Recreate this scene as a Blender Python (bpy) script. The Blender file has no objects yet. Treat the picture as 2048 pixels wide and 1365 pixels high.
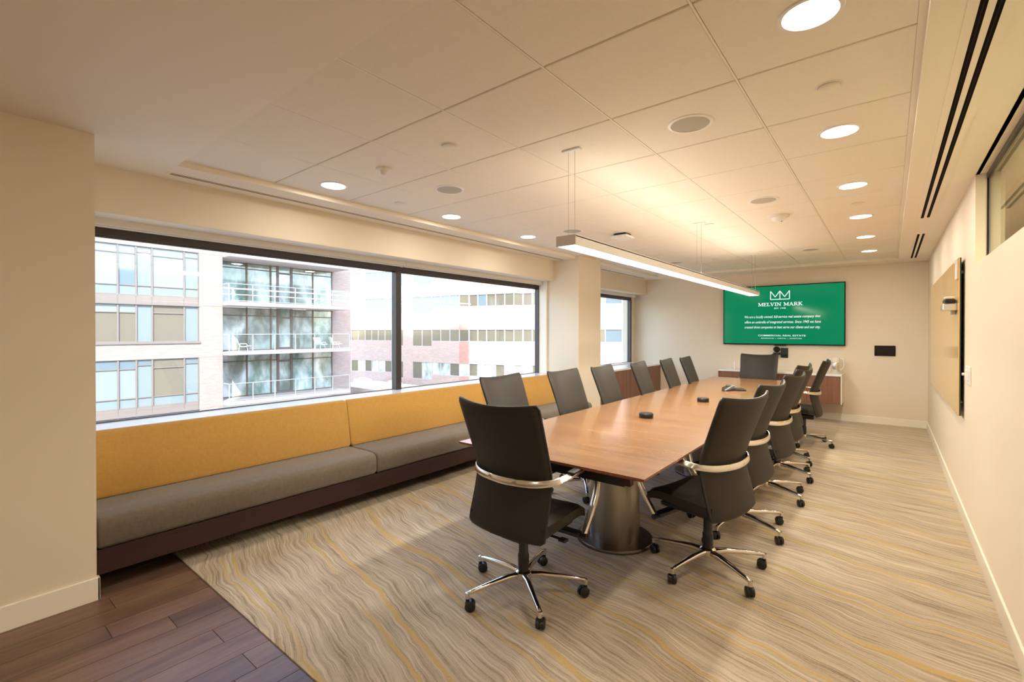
import bpy, bmesh, math, random
from mathutils import Vector, Matrix
random.seed(7)
PI = math.pi
sc = bpy.context.scene
COL = sc.collection

# ------------------------------------------------------------------ camera
FPX, CX, CY, CAMH = 938.84, 1024.0, 669.61, 1.451
YAW, PITCH = math.radians(38.7994), math.radians(-0.3412)
cam_d = bpy.data.cameras.new('camera'); cam = bpy.data.objects.new('camera', cam_d); COL.objects.link(cam)
cam_d.sensor_fit = 'HORIZONTAL'; cam_d.sensor_width = 36.0
cam_d.lens = FPX / 2048 * 36.0
cam_d.shift_y = (CY - 682.5) / 2048.0
cam_d.clip_start = 0.05; cam_d.clip_end = 400
cam.location = (0, 0, CAMH)
cam.rotation_euler = (PI / 2 + PITCH, 0, YAW)
sc.camera = cam

# ------------------------------------------------------------------ world, sun, exposure
w = bpy.data.worlds.new('world'); sc.world = w; w.use_nodes = True
nt = w.node_tree; nt.nodes.clear()
sky = nt.nodes.new('ShaderNodeTexSky'); sky.sky_type = 'NISHITA'; sky.sun_disc = False
sky.sun_elevation = math.radians(46); sky.sun_rotation = math.radians(130); sky.air_density = 1.0; sky.dust_density = 1.5
bg = nt.nodes.new('ShaderNodeBackground'); bg.inputs[1].default_value = 0.95
wo = nt.nodes.new('ShaderNodeOutputWorld')
nt.links.new(sky.outputs[0], bg.inputs[0]); nt.links.new(bg.outputs[0], wo.inputs[0])
SUN_DIR = Vector((0.55, -0.42, 0.72)).normalized()          # towards the sun
sd = bpy.data.lights.new('sun', 'SUN'); sd.energy = 9.5; sd.angle = math.radians(0.5); sd.color = (1.0, 0.96, 0.9)
so = bpy.data.objects.new('sun', sd); COL.objects.link(so)
so.rotation_euler = SUN_DIR.to_track_quat('Z', 'Y').to_euler(); so.location = (0, -30, 60)
sc.view_settings.view_transform = 'Standard'; sc.view_settings.look = 'None'
sc.view_settings.exposure = 0.47; sc.view_settings.gamma = 1.0; sc.view_settings.use_curve_mapping = False
LAMP = (1.0, 0.91, 0.79)       # colour of the room's lamps
DOWN_W, DOWN_LEFT_W, PEND_W, PEND_UP_W, BACK_FILL_W = 6.2, 4.8, 71.0, 10.5, 9.5

# ------------------------------------------------------------------ materials
def mat(name, col, rough=0.5, metal=0.0, spec=0.5, coat=0.0, emit=None, es=0.0, sheen=0.0):
    m = bpy.data.materials.new(name); m.use_nodes = True
    b = m.node_tree.nodes['Principled BSDF']
    b.inputs['Base Color'].default_value = (*col, 1); b.inputs['Roughness'].default_value = rough
    b.inputs['Metallic'].default_value = metal; b.inputs['Specular IOR Level'].default_value = spec
    b.inputs['Coat Weight'].default_value = coat; b.inputs['Coat Roughness'].default_value = 0.12
    b.inputs['Sheen Weight'].default_value = sheen
    if emit:
        b.inputs['Emission Color'].default_value = (*emit, 1); b.inputs['Emission Strength'].default_value = es
    return m
class NT:
    """small node helper on a material"""
    def __init__(s, m): s.t = m.node_tree; s.b = s.t.nodes['Principled BSDF']
    def n(s, typ, **kw):
        o = s.t.nodes.new(typ)
        for k, v in kw.items():
            if k in ('ins',):
                for i, x in v.items():
                    if hasattr(x, 'is_output'): s.t.links.new(x, o.inputs[i])
                    else: o.inputs[i].default_value = x
            else: setattr(o, k, v)
        return o
    def link(s, a, b): s.t.links.new(a, b)
    def math(s, op, a, b=0.0, c=0.0):
        o = s.t.nodes.new('ShaderNodeMath'); o.operation = op
        for i, x in enumerate((a, b, c)):
            if hasattr(x, 'is_output'): s.t.links.new(x, o.inputs[i])
            else: o.inputs[i].default_value = x
        return o.outputs[0]
    def ramp(s, fac, stops, interp='LINEAR'):
        r = s.t.nodes.new('ShaderNodeValToRGB'); r.color_ramp.interpolation = interp
        e = r.color_ramp.elements
        while len(e) > 1: e.remove(e[-1])
        e[0].position = stops[0][0]; e[0].color = (*stops[0][1], 1)
        for p, c in stops[1:]:
            x = e.new(p); x.color = (*c, 1)
        s.t.links.new(fac, r.inputs[0]); return r.outputs[0]
    def mix(s, fac, a, b, blend='MIX'):
        o = s.t.nodes.new('ShaderNodeMix'); o.data_type = 'RGBA'; o.blend_type = blend
        for i, x in ((0, fac), (6, a), (7, b)):
            if hasattr(x, 'is_output'): s.t.links.new(x, o.inputs[i])
            elif i == 0: o.inputs[0].default_value = x
            else: o.inputs[i].default_value = (*x, 1)
        return o.outputs[2]
    def noise(s, vec, scale, detail=2.0, rough=0.5, dist=0.0):
        o = s.t.nodes.new('ShaderNodeTexNoise'); o.inputs['Scale'].default_value = scale
        o.inputs['Detail'].default_value = detail; o.inputs['Roughness'].default_value = rough; o.inputs['Distortion'].default_value = dist
        s.t.links.new(vec, o.inputs['Vector']); return o.outputs[0]
    def coord(s, kind='Object', scale=None, rot=None):
        c = s.t.nodes.new('ShaderNodeTexCoord').outputs[kind]
        if scale or rot:
            mp = s.t.nodes.new('ShaderNodeMapping')
            if scale: mp.inputs['Scale'].default_value = scale
            if rot: mp.inputs['Rotation'].default_value = rot
            s.t.links.new(c, mp.inputs['Vector']); c = mp.outputs[0]
        return c
    def pos(s, scale=None):
        c = s.t.nodes.new('ShaderNodeNewGeometry').outputs['Position']
        if scale:
            mp = s.t.nodes.new('ShaderNodeMapping'); mp.inputs['Scale'].default_value = scale
            s.t.links.new(c, mp.inputs['Vector']); c = mp.outputs[0]
        return c
    def bump(s, h, strength=0.2, dist=0.01):
        o = s.t.nodes.new('ShaderNodeBump'); o.inputs['Strength'].default_value = strength; o.inputs['Distance'].default_value = dist
        s.t.links.new(h, o.inputs['Height']); s.t.links.new(o.outputs[0], s.b.inputs['Normal'])
    def base(s, c): s.t.links.new(c, s.b.inputs['Base Color'])

M = {}
def paint(name, col, rough=0.6):
    m = mat(name, col, rough, spec=0.25); g = NT(m)
    n = g.noise(g.pos(), 260, 2); g.bump(n, 0.03, 0.002)
    n2 = g.noise(g.pos(), 1.3, 2); g.base(g.mix(n2, tuple(c * 0.98 for c in col), tuple(min(1, c * 1.02) for c in col)))
    return m
M['paint'] = paint('wall_paint', (0.795, 0.695, 0.55))
M['ceil_paint'] = paint('ceiling_paint', (0.88, 0.795, 0.66), 0.7)
M['trim'] = paint('trim_paint', (0.88, 0.81, 0.68), 0.4)
m = mat('acoustic_tile', (0.80, 0.725, 0.62), 0.85, spec=0.15); g = NT(m)
n = g.noise(g.pos(), 420, 3, 0.7); n2 = g.noise(g.pos(), 70, 3, 0.6)
g.base(g.mix(g.math('MULTIPLY', n, n2), (0.81, 0.735, 0.61), (0.95, 0.87, 0.745))); g.bump(n, 0.25, 0.002); M['tile'] = m
M['tee'] = mat('tee_metal', (0.86, 0.79, 0.66), 0.5)
M['gap'] = mat('tile_gap', (0.20, 0.16, 0.12), 0.9)
M['white'] = mat('white_plastic', (0.82, 0.79, 0.73), 0.4)
M['offwhite'] = mat('offwhite_plastic', (0.78, 0.72, 0.62), 0.5)
M['speaker'] = mat('speaker_grille', (0.46, 0.42, 0.33), 0.7)
M['black'] = mat('black_plastic', (0.012, 0.012, 0.013), 0.35)
M['blackmetal'] = mat('black_metal', (0.015, 0.014, 0.014), 0.3, spec=0.5)
M['slot'] = mat('slot_black', (0.010, 0.008, 0.007), 0.8, spec=0.03)
M['slotvane'] = mat('slot_vane', (0.022, 0.015, 0.013), 0.7, spec=0.05)
M['chrome'] = mat('polished_aluminium', (0.78, 0.74, 0.68), 0.12, metal=1.0)
M['armband'] = mat('brushed_aluminium_band', (0.80, 0.76, 0.69), 0.26, metal=1.0)
M['steel'] = mat('brushed_steel', (0.40, 0.37, 0.335), 0.34, metal=1.0)
M['darksteel'] = mat('dark_steel', (0.17, 0.145, 0.13), 0.33, metal=1.0)
g = NT(M['steel']); n = g.noise(g.coord('Object', (2, 2, 160)), 3, 2); g.bump(n, 0.08, 0.001)
m = mat('leather', (0.030, 0.026, 0.021), 0.52, spec=0.24); g = NT(m)
n = g.noise(g.coord(), 220, 3); g.bump(n, 0.12, 0.002)
g.base(g.mix(g.noise(g.coord(), 5, 2), (0.026, 0.0215, 0.016), (0.038, 0.032, 0.024))); M['leather'] = m
M['piping'] = mat('leather_piping', (0.016, 0.014, 0.012), 0.4)
M['frame'] = mat('window_frame', (0.040, 0.028, 0.024), 0.45)
M['frame_grey'] = mat('window_frame_side', (0.075, 0.066, 0.060), 0.45)
m = mat('quartz_sill', (0.84, 0.82, 0.80), 0.18); g = NT(m)
g.base(g.mix(g.noise(g.pos(), 90, 3), (0.80, 0.78, 0.76), (0.88, 0.86, 0.84))); M['quartz'] = m
def fabric(name, c0, c1, scale=900):
    m = mat(name, c0, 0.9, spec=0.15, sheen=0.25); g = NT(m)
    a = g.noise(g.pos((1, 1, 0.15)), scale, 2); b = g.noise(g.pos((0.15, 0.15, 1)), scale, 2)
    c = g.noise(g.pos((1, 1, 4)), 28, 3); d = g.noise(g.pos((4, 4, 1)), 22, 3)
    f = g.math('ADD', g.math('MULTIPLY', g.math('ADD', a, b), 0.25), g.math('MULTIPLY', g.math('ADD', c, d), 0.25))
    f = g.math('MULTIPLY_ADD', g.math('SUBTRACT', f, 0.5), 2.2, 0.5)
    g.base(g.mix(f, c0, c1)); g.bump(g.math('ADD', a, b), 0.2, 0.002); return m
M['yellow'] = fabric('yellow_upholstery', (0.47, 0.245, 0.052), (0.63, 0.365, 0.098))
M['taupe'] = fabric('taupe_upholstery', (0.120, 0.094, 0.068), (0.230, 0.186, 0.140))
def wood(name, c0, c1, c2, axis=(1, 1, 1), rough=0.35, coat=0.0, pos=True, scale=1.0):
    """axis: small value = the grain runs along it"""
    m = mat(name, c1, rough, spec=0.4, coat=coat); g = NT(m)
    v = g.pos(axis) if pos else g.coord('Object', axis)
    a = g.noise(v, 9 * scale, 4, 0.6, 0.6); b = g.noise(v, 60 * scale, 3, 0.6); c = g.noise(v, 2.2 * scale, 2)
    f = g.math('ADD', g.math('MULTIPLY', a, 0.55), g.math('ADD', g.math('MULTIPLY', b, 0.2), g.math('MULTIPLY', c, 0.25)))
    g.base(g.ramp(f, [(0.30, c0), (0.5, c1), (0.70, c2)]))
    return m
M['table'] = wood('cherry_veneer', (0.180, 0.080, 0.031), (0.275, 0.137, 0.056), (0.365, 0.198, 0.092), (0.10, 1, 1), 0.26, 0.4)
M['table_edge'] = wood('cherry_edge', (0.20, 0.06, 0.028), (0.26, 0.085, 0.036), (0.30, 0.11, 0.05), (0.1, 0.1, 1), 0.35)
M['walnut'] = wood('walnut_panel', (0.15, 0.062, 0.034), (0.215, 0.098, 0.055), (0.28, 0.14, 0.085), (1, 1, 0.06), 0.4)
M['bench_wood'] = wood('bench_walnut', (0.024, 0.009, 0.007), (0.037, 0.014, 0.0115), (0.050, 0.020, 0.016), (1, 0.06, 1), 0.4)
def plank_mat():
    m = mat('floor_plank', (0.12, 0.07, 0.05), 0.38, spec=0.45); g = NT(m)
    oi = g.t.nodes.new('ShaderNodeObjectInfo').outputs['Random']
    v = g.pos((1, 0.10, 1))
    off = g.n('ShaderNodeCombineXYZ', ins={0: g.math('MULTIPLY', oi, 37.0), 1: g.math('MULTIPLY', oi, 11.0)}).outputs[0]
    va = g.n('ShaderNodeVectorMath', operation='ADD'); g.link(v, va.inputs[0]); g.link(off, va.inputs[1])
    a = g.noise(va.outputs[0], 8, 4, 0.6, 0.8); b = g.noise(va.outputs[0], 55, 3, 0.6); c = g.noise(va.outputs[0], 1.8, 2)
    f = g.math('ADD', g.math('MULTIPLY', a, 0.5), g.math('ADD', g.math('MULTIPLY', b, 0.2), g.math('MULTIPLY', c, 0.3)))
    base = g.ramp(f, [(0.32, (0.080, 0.043, 0.026)), (0.5, (0.180, 0.102, 0.065)), (0.66, (0.29, 0.180, 0.122))])
    tint = g.math('MULTIPLY_ADD', oi, 0.45, 0.78)
    cc = g.n('ShaderNodeCombineColor', ins={0: tint, 1: tint, 2: tint}).outputs[0]
    g.base(g.mix(1.0, base, cc, 'MULTIPLY')); g.bump(b, 0.1, 0.001); return m
M['plank'] = plank_mat()
M['plank_joint'] = mat('plank_joint', (0.34, 0.22, 0.15), 0.8)

def carpet_mat():
    m = mat('carpet_strata', (0.4, 0.33, 0.25), 0.95, spec=0.05, sheen=0.15); g = NT(m)
    p = g.pos(); sep = g.n('ShaderNodeSeparateXYZ'); g.link(p, sep.inputs[0]); x, y = sep.outputs[0], sep.outputs[1]
    w1 = g.noise(g.pos((1.0, 0.55, 1)), 1.15, 2, 0.5); w2 = g.noise(g.pos((1.0, 0.6, 1)), 4.2, 2, 0.5); w3 = g.noise(g.pos((1, .6, 1)), 14, 2, 0.5)
    v = g.math('ADD', y, g.math('MULTIPLY', x, 0.20))
    v = g.math('MULTIPLY_ADD', w1, 0.26, v); v = g.math('MULTIPLY_ADD', w2, 0.062, v); v = g.math('MULTIPLY_ADD', w3, 0.009, v)
    def strat(scale, seed, xs=0.12, det=2.0):
        c = g.n('ShaderNodeCombineXYZ', ins={0: g.math('MULTIPLY', x, xs), 1: v, 2: seed}).outputs[0]
        return g.noise(c, scale, det, 0.55)
    a = strat(9, 1.0); b = strat(62, 5.0, 0.04); c = strat(135, 9.0, 0.025, 1.0)
    f = g.math('ADD', g.math('MULTIPLY', a, 0.24), g.math('ADD', g.math('MULTIPLY', b, 0.42), g.math('MULTIPLY', c, 0.34)))
    base = g.ramp(f, [(0.35, (0.225, 0.168, 0.108)), (0.44, (0.400, 0.315, 0.212)), (0.50, (0.525, 0.430, 0.305)), (0.56, (0.62, 0.520, 0.385)), (0.65, (0.76, 0.67, 0.52))])
    # yellow veins: long thin lines that follow the strata
    jit = strat(1.3, 21.0, 0.25, 1.0); tv_ = g.math('MULTIPLY_ADD', v, 2.3, g.math('MULTIPLY', jit, 1.5))
    def vein(off, width, seed):
        fr = g.math('FRACT', g.math('ADD', tv_, off))
        return g.math('SUBTRACT', 1.0, g.math('MULTIPLY', g.math('ABSOLUTE', g.math('SUBTRACT', fr, 0.5)), 1.0 / width))
    g1 = g.n('ShaderNodeClamp', ins={0: g.math('MULTIPLY_ADD', g.noise(g.pos((0.5, 1, 1)), 1.5, 1), 6.0, -2.2)}).outputs[0]
    r = g.math('MAXIMUM', vein(0.0, 0.044, 0), g.math('MULTIPLY', vein(0.21, 0.028, 1), g1))
    gate = g.noise(g.pos(), 1.1, 1); gate = g.math('MULTIPLY_ADD', gate, 4.0, -1.05)
    gt = g.n('ShaderNodeClamp', ins={0: gate}).outputs[0]
    rr = g.n('ShaderNodeClamp', ins={0: g.math('MULTIPLY', r, 1.6)}).outputs[0]
    fac = g.math('MULTIPLY', g.math('MULTIPLY', rr, gt), 0.85)
    base = g.mix(fac, base, (0.62, 0.415, 0.115))
    sp = g.noise(g.pos((1, 2.2, 1)), 110, 3, 0.75)
    base = g.mix(g.math('MULTIPLY_ADD', sp, 1.2, -0.45), base, (0.52, 0.45, 0.35))
    dk = g.math('MULTIPLY_ADD', sp, 0.5, 0.75)
    cc = g.n('ShaderNodeCombineColor', ins={0: dk, 1: dk, 2: dk}).outputs[0]
    g.base(g.mix(1.0, base, cc, 'MULTIPLY'))
    g.bump(g.math('ADD', g.noise(g.pos(), 260, 2), c), 0.5, 0.004)
    return m
M['carpet'] = carpet_mat()
def thin_glass(name, tint=(1, 1, 1), ior=1.45, rough=0.0):
    m = bpy.data.materials.new(name); m.use_nodes = True; t = m.node_tree; t.nodes.clear()
    tr = t.nodes.new('ShaderNodeBsdfTransparent'); tr.inputs[0].default_value = (*tint, 1)
    gl = t.nodes.new('ShaderNodeBsdfGlossy'); gl.inputs['Roughness'].default_value = rough
    fr = t.nodes.new('ShaderNodeFresnel'); ge = t.nodes.new('ShaderNodeNewGeometry'); mr = t.nodes.new('ShaderNodeMapRange')
    mr.inputs['To Min'].default_value = ior; mr.inputs['To Max'].default_value = 1.0 / ior     # same reflectance from both faces of a pane
    t.links.new(ge.outputs['Backfacing'], mr.inputs['Value']); t.links.new(mr.outputs[0], fr.inputs[0])
    mx = t.nodes.new('ShaderNodeMixShader'); o = t.nodes.new('ShaderNodeOutputMaterial')
    t.links.new(fr.outputs[0], mx.inputs[0]); t.links.new(tr.outputs[0], mx.inputs[1]); t.links.new(gl.outputs[0], mx.inputs[2])
    t.links.new(mx.outputs[0], o.inputs[0]); return m
M['glass'] = thin_glass('window_glass', (0.95, 0.97, 0.97))
M['glass_green'] = thin_glass('clerestory_glass', (0.86, 0.90, 0.80), 1.5)
M['rail_glass'] = thin_glass('balcony_glass', (0.93, 0.96, 0.96))
def lamp_mat(name, s): return mat(name, (0.9, 0.9, 0.9), 0.5, emit=(1.0, 0.95, 0.86), es=s)
M['lens'] = lamp_mat('lamp_lens', 9.0); M['pend_lens'] = lamp_mat('pendant_diffuser', 4.0); M['up_lens'] = lamp_mat('pendant_uplight_diffuser', 1.2)
M['pend'] = mat('pendant_housing', (0.62, 0.57, 0.50), 0.4)
M['bezel'] = mat('screen_bezel', (0.005, 0.005, 0.006), 0.35, spec=0.2)
M['screen'] = mat('screen_green', (0.001, 0.003, 0.002), 0.10, spec=0.15, emit=(0.0, 0.165, 0.066), es=1.0)
M['letters'] = mat('screen_letters', (0.02, 0.02, 0.02), 0.3, emit=(0.86, 0.95, 0.90), es=0.75)
M['gboard'] = mat('yellow_glass_board', (0.70, 0.48, 0.19), 0.12, spec=0.5)
M['gedge'] = mat('board_edge', (0.010, 0.03, 0.022), 0.15)
def brick_mat(name, c0, c1, c2):
    m = mat(name, c0, 0.85, spec=0.15); g = NT(m)
    sep = g.n('ShaderNodeSeparateXYZ'); g.link(g.pos(), sep.inputs[0])
    h = g.math('ADD', sep.outputs[0], sep.outputs[1])
    v = g.n('ShaderNodeCombineXYZ', ins={0: h, 1: sep.outputs[2]}).outputs[0]
    b = g.n('ShaderNodeTexBrick', offset=0.5); g.link(v, b.inputs['Vector'])
    b.inputs['Color1'].default_value = (*c0, 1); b.inputs['Color2'].default_value = (*c1, 1); b.inputs['Mortar'].default_value = (*c2, 1)
    b.inputs['Scale'].default_value = 1.0; b.inputs['Brick Width'].default_value = 0.40; b.inputs['Row Height'].default_value = 0.10
    b.inputs['Mortar Size'].default_value = 0.008
    n = g.noise(g.pos((1, 1, 3)), 1.2, 3)
    g.base(g.mix(g.math('MULTIPLY', n, 0.35), b.outputs[0], c1)); return m
M['brick1'] = brick_mat('pale_pink_brick', (0.275, 0.242, 0.218), (0.235, 0.198, 0.175), (0.275, 0.25, 0.23))
M['brick2'] = brick_mat('pink_brick', (0.50, 0.39, 0.335), (0.42, 0.31, 0.265), (0.50, 0.43, 0.385))
M['brick3'] = brick_mat('darker_pink_brick', (0.44, 0.25, 0.205), (0.37, 0.195, 0.16), (0.44, 0.31, 0.26))
M['brickhost'] = brick_mat('tan_brick', (0.40, 0.29, 0.22), (0.34, 0.24, 0.18), (0.42, 0.34, 0.28))
M['mullion'] = mat('facade_mullion', (0.165, 0.142, 0.127), 0.5)
M['rail'] = mat('railing_metal', (0.50, 0.48, 0.46), 0.45)
M['stone'] = mat('pale_stone_mullion', (0.46, 0.42, 0.39), 0.6)
M['bronze'] = mat('bronze_mullion', (0.16, 0.125, 0.085), 0.5)
M['spandrel'] = mat('spandrel_panel', (0.175, 0.148, 0.132), 0.5)
M['concrete'] = mat('balcony_concrete', (0.52, 0.46, 0.43), 0.8)
def facade_glass(name, col, rough=0.04, spec=0.9):
    return mat(name, col, rough, spec=spec, coat=0.6)
def room_reflection_glass(name, stops):
    m = facade_glass(name, (0.2, 0.25, 0.22)); g = NT(m)          # painted tones imitating reflections and the rooms behind the panes
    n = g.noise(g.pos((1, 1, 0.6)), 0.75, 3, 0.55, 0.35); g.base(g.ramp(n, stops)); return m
M['fg_clear'] = room_reflection_glass('facade_glass_clear', [(0.36, (0.20, 0.225, 0.185)), (0.48, (0.40, 0.46, 0.41)), (0.58, (0.60, 0.68, 0.63)), (0.64, (0.80, 0.84, 0.82))])
M['fg_green'] = room_reflection_glass('facade_glass_green', [(0.36, (0.13, 0.21, 0.18)), (0.48, (0.30, 0.42, 0.37)), (0.58, (0.55, 0.66, 0.62)), (0.66, (0.80, 0.84, 0.82))])
M['fg_blue'] = facade_glass('facade_glass_blue_reflection', (0.125, 0.175, 0.20))  # blue of the reflected sky painted into the panes
M['fg_blind'] = facade_glass('facade_glass_with_blind', (0.20, 0.235, 0.24), 0.25, 0.4)
M['fg_opal'] = facade_glass('facade_glass_opal', (0.175, 0.215, 0.22), 0.2, 0.4)
M['fg_warm'] = facade_glass('facade_glass_warm_room', (0.150, 0.135, 0.104), 0.06, 0.5)
M['fg_brown'] = facade_glass('facade_glass_brown_reflection', (0.135, 0.122, 0.088), 0.05, 0.8)  # brown of a reflected building painted into the panes
M['asphalt'] = mat('street_concrete', (0.40, 0.39, 0.37), 0.9)
M['roof_white'] = mat('white_roof_membrane', (0.62, 0.62, 0.62), 0.7)

# ------------------------------------------------------------------ mesh builder
class MB:
    def __init__(s): s.v = []; s.f = []; s.m = []; s.cur = 0
    def add(s, vs, fs):
        o = len(s.v); s.v += [tuple(p) for p in vs]; s.f += [tuple(i + o for i in f) for f in fs]; s.m += [s.cur] * len(fs); return s
    def box(s, x0, y0, z0, x1, y1, z1, bev=0.0, seg=2):
        x0, x1 = min(x0, x1), max(x0, x1); y0, y1 = min(y0, y1), max(y0, y1); z0, z1 = min(z0, z1), max(z0, z1)
        if bev <= 0:
            vs = [(x0, y0, z0), (x1, y0, z0), (x1, y1, z0), (x0, y1, z0), (x0, y0, z1), (x1, y0, z1), (x1, y1, z1), (x0, y1, z1)]
            return s.add(vs, [(0, 3, 2, 1), (4, 5, 6, 7), (0, 1, 5, 4), (1, 2, 6, 5), (2, 3, 7, 6), (3, 0, 4, 7)])
        bm = bmesh.new(); bmesh.ops.create_cube(bm, size=1)
        for v in bm.verts: v.co = Vector(((x0 + x1) / 2 + v.co.x * (x1 - x0), (y0 + y1) / 2 + v.co.y * (y1 - y0), (z0 + z1) / 2 + v.co.z * (z1 - z0)))
        bmesh.ops.bevel(bm, geom=bm.edges[:], offset=bev, segments=seg, affect='EDGES', profile=0.5)
        return s.bm(bm)
    def bm(s, bm):
        bm.verts.index_update(); s.add([v.co[:] for v in bm.verts], [[v.index for v in f.verts] for f in bm.faces]); bm.free(); return s
    def quad(s, a, b, c, d): return s.add([a, b, c, d], [(0, 1, 2, 3)])
    def prism(s, poly, z0, z1):
        n = len(poly); vs = [(x, y, z0) for x, y in poly] + [(x, y, z1) for x, y in poly]
        return s.add(vs, [tuple(range(n))[::-1], tuple(range(n, 2 * n))] + [(i, (i + 1) % n, n + (i + 1) % n, n + i) for i in range(n)])
    def lathe(s, prof, c=(0, 0, 0), n=24, cap=True):
        vs = []; fs = []
        for r, z in prof:
            for k in range(n):
                a = 2 * PI * k / n; vs.append((c[0] + r * math.cos(a), c[1] + r * math.sin(a), c[2] + z))
        for i in range(len(prof) - 1):
            for k in range(n): fs.append((i * n + k, i * n + (k + 1) % n, (i + 1) * n + (k + 1) % n, (i + 1) * n + k))
        if cap: fs.append(tuple(range(n))[::-1]); fs.append(tuple(range((len(prof) - 1) * n, len(prof) * n)))
        return s.add(vs, fs)
    def cyl(s, p0, p1, r0, r1=None, n=16):
        r1 = r0 if r1 is None else r1; p0 = Vector(p0); p1 = Vector(p1); q = (p1 - p0).to_track_quat('Z', 'Y'); L = (p1 - p0).length
        vs = []
        for r, z in ((r0, 0), (r1, L)):
            for k in range(n): vs.append(p0 + q @ Vector((r * math.cos(2 * PI * k / n), r * math.sin(2 * PI * k / n), z)))
        return s.add(vs, [tuple(range(n))[::-1], tuple(range(n, 2 * n))] + [(k, (k + 1) % n, n + (k + 1) % n, n + k) for k in range(n)])
    def sweep(s, pts, ws, ts, ns, closed=False, round_=0.35):
        """pts path; widths ws (along T x N), thickness ts (along N)"""
        pts = [Vector(p) for p in pts]; n = len(pts); rings = []
        for i, p in enumerate(pts):
            if closed: T = pts[(i + 1) % n] - pts[i - 1]
            else: T = pts[min(i + 1, n - 1)] - pts[max(i - 1, 0)]
            T.normalize(); N = Vector(ns[i] if isinstance(ns, list) else ns); N = (N - T * N.dot(T)).normalized(); B = T.cross(N)
            a = (ws[i] if isinstance(ws, list) else ws) / 2; b = (ts[i] if isinstance(ts, list) else ts) / 2; c = min(a, b) * round_
            sec = [(a, b - c), (a - c, b), (-a + c, b), (-a, b - c), (-a, -b + c), (-a + c, -b), (a - c, -b), (a, -b + c)]
            rings.append([p + B * u + N * v for u, v in sec])
        vs = [q for r in rings for q in r]; fs = []
        for i in range(n if closed else n - 1):
            j = (i + 1) % n
            for k in range(8): fs.append((i * 8 + k, i * 8 + (k + 1) % 8, j * 8 + (k + 1) % 8, j * 8 + k))
        if not closed: fs.append(tuple(range(8))[::-1]); fs.append(tuple(range((n - 1) * 8, n * 8)))
        return s.add(vs, fs)
    def tube(s, pts, r, n=8, closed=False):
        pts = [Vector(p) for p in pts]; m = len(pts); vs = []; fs = []; N = None
        for i, p in enumerate(pts):
            T = (pts[(i + 1) % m] - pts[i - 1]) if closed else (pts[min(i + 1, m - 1)] - pts[max(i - 1, 0)])
            T.normalize()
            if N is None: N = T.orthogonal()
            N = (N - T * N.dot(T)).normalized(); B = T.cross(N)
            for k in range(n): vs.append(p + N * (r * math.cos(2 * PI * k / n)) + B * (r * math.sin(2 * PI * k / n)))
        for i in range(m if closed else m - 1):
            j = (i + 1) % m
            for k in range(n): fs.append((i * n + k, i * n + (k + 1) % n, j * n + (k + 1) % n, j * n + k))
        if not closed: fs.append(tuple(range(n))[::-1]); fs.append(tuple(range((m - 1) * n, m * n)))
        return s.add(vs, fs)
    def mesh(s, name, mats, smooth=None):
        me = bpy.data.meshes.new(name); me.from_pydata(s.v, [], s.f)
        for x in (mats if isinstance(mats, (list, tuple)) else [mats]): me.materials.append(x)
        if any(s.m): me.polygons.foreach_set('material_index', s.m)
        bm = bmesh.new(); bm.from_mesh(me); bmesh.ops.recalc_face_normals(bm, faces=bm.faces[:])
        if smooth is not None:
            a = math.radians(smooth)
            for f in bm.faces: f.smooth = True
            for e in bm.edges:
                if len(e.link_faces) == 2 and e.calc_face_angle(0) > a: e.smooth = False
        bm.to_mesh(me); bm.free(); me.update(); return me
def link(name, me, parent=None, loc=None):
    o = bpy.data.objects.new(name, me); COL.objects.link(o)
    if parent: o.parent = parent
    if loc: o.location = loc
    return o
def obj(name, mb, mats, parent=None, smooth=None, loc=None): return link(name, mb.mesh(name, mats, smooth), parent, loc)
def tag(o, label, cat, group=None, kind=None):
    o['label'] = label; o['category'] = cat
    if group: o['group'] = group
    if kind: o['kind'] = kind
    return o
def thing(name, label, cat, loc=(0, 0, 0), rotz=0.0, group=None):
    o = bpy.data.objects.new(name, None); COL.objects.link(o); o.location = loc; o.rotation_euler = (0, 0, rotz); o.empty_display_size = 0.1
    return tag(o, label, cat, group)
def struct(name, mb, mats, parent=None, smooth=None):
    o = obj(name, mb, mats, parent, smooth)
    if not parent: o['kind'] = 'structure'
    return o
def dup(root, loc, rotz, label, group=None):
    r = root.copy(); COL.objects.link(r); r.location = loc; r.rotation_euler = (0, 0, rotz); r['label'] = label
    if group: r['group'] = group
    for ch in list(root.children):
        c = ch.copy(); COL.objects.link(c); c.parent = r
        for gc in ch.children:
            d = gc.copy(); COL.objects.link(d); d.parent = c
    return r
def bx(*a, bev=0.0, seg=2): return MB().box(*a, bev=bev, seg=seg)
def spline(P, n):
    """Catmull-Rom through control tuples of any length"""
    out = []; m = len(P)
    for i in range(m - 1):
        p0, p1, p2, p3 = P[max(i - 1, 0)], P[i], P[i + 1], P[min(i + 2, m - 1)]
        for k in range(n):
            t = k / n
            out.append(tuple(0.5 * (2 * b + (c - a) * t + (2 * a - 5 * b + 4 * c - d) * t * t + (3 * b - a - 3 * c + d) * t ** 3) for a, b, c, d in zip(p0, p1, p2, p3)))
    out.append(tuple(P[-1])); return out

# ------------------------------------------------------------------ room constants
S, T = 2.512, 2.552                 # soffit and tile heights
XR, YF, YB = 0.45, 9.33, -3.4       # right wall, far wall, wall behind the camera
XN, YN = -3.335, 0.565              # near left wall face and its end
XW = -4.17                          # inner face of the window frames
COLX, COLY0, COLY1 = -3.49, 5.875, 6.53
FX, FZ = -3.91, 2.214               # window header face and bottom
SILL = 0.822

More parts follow.
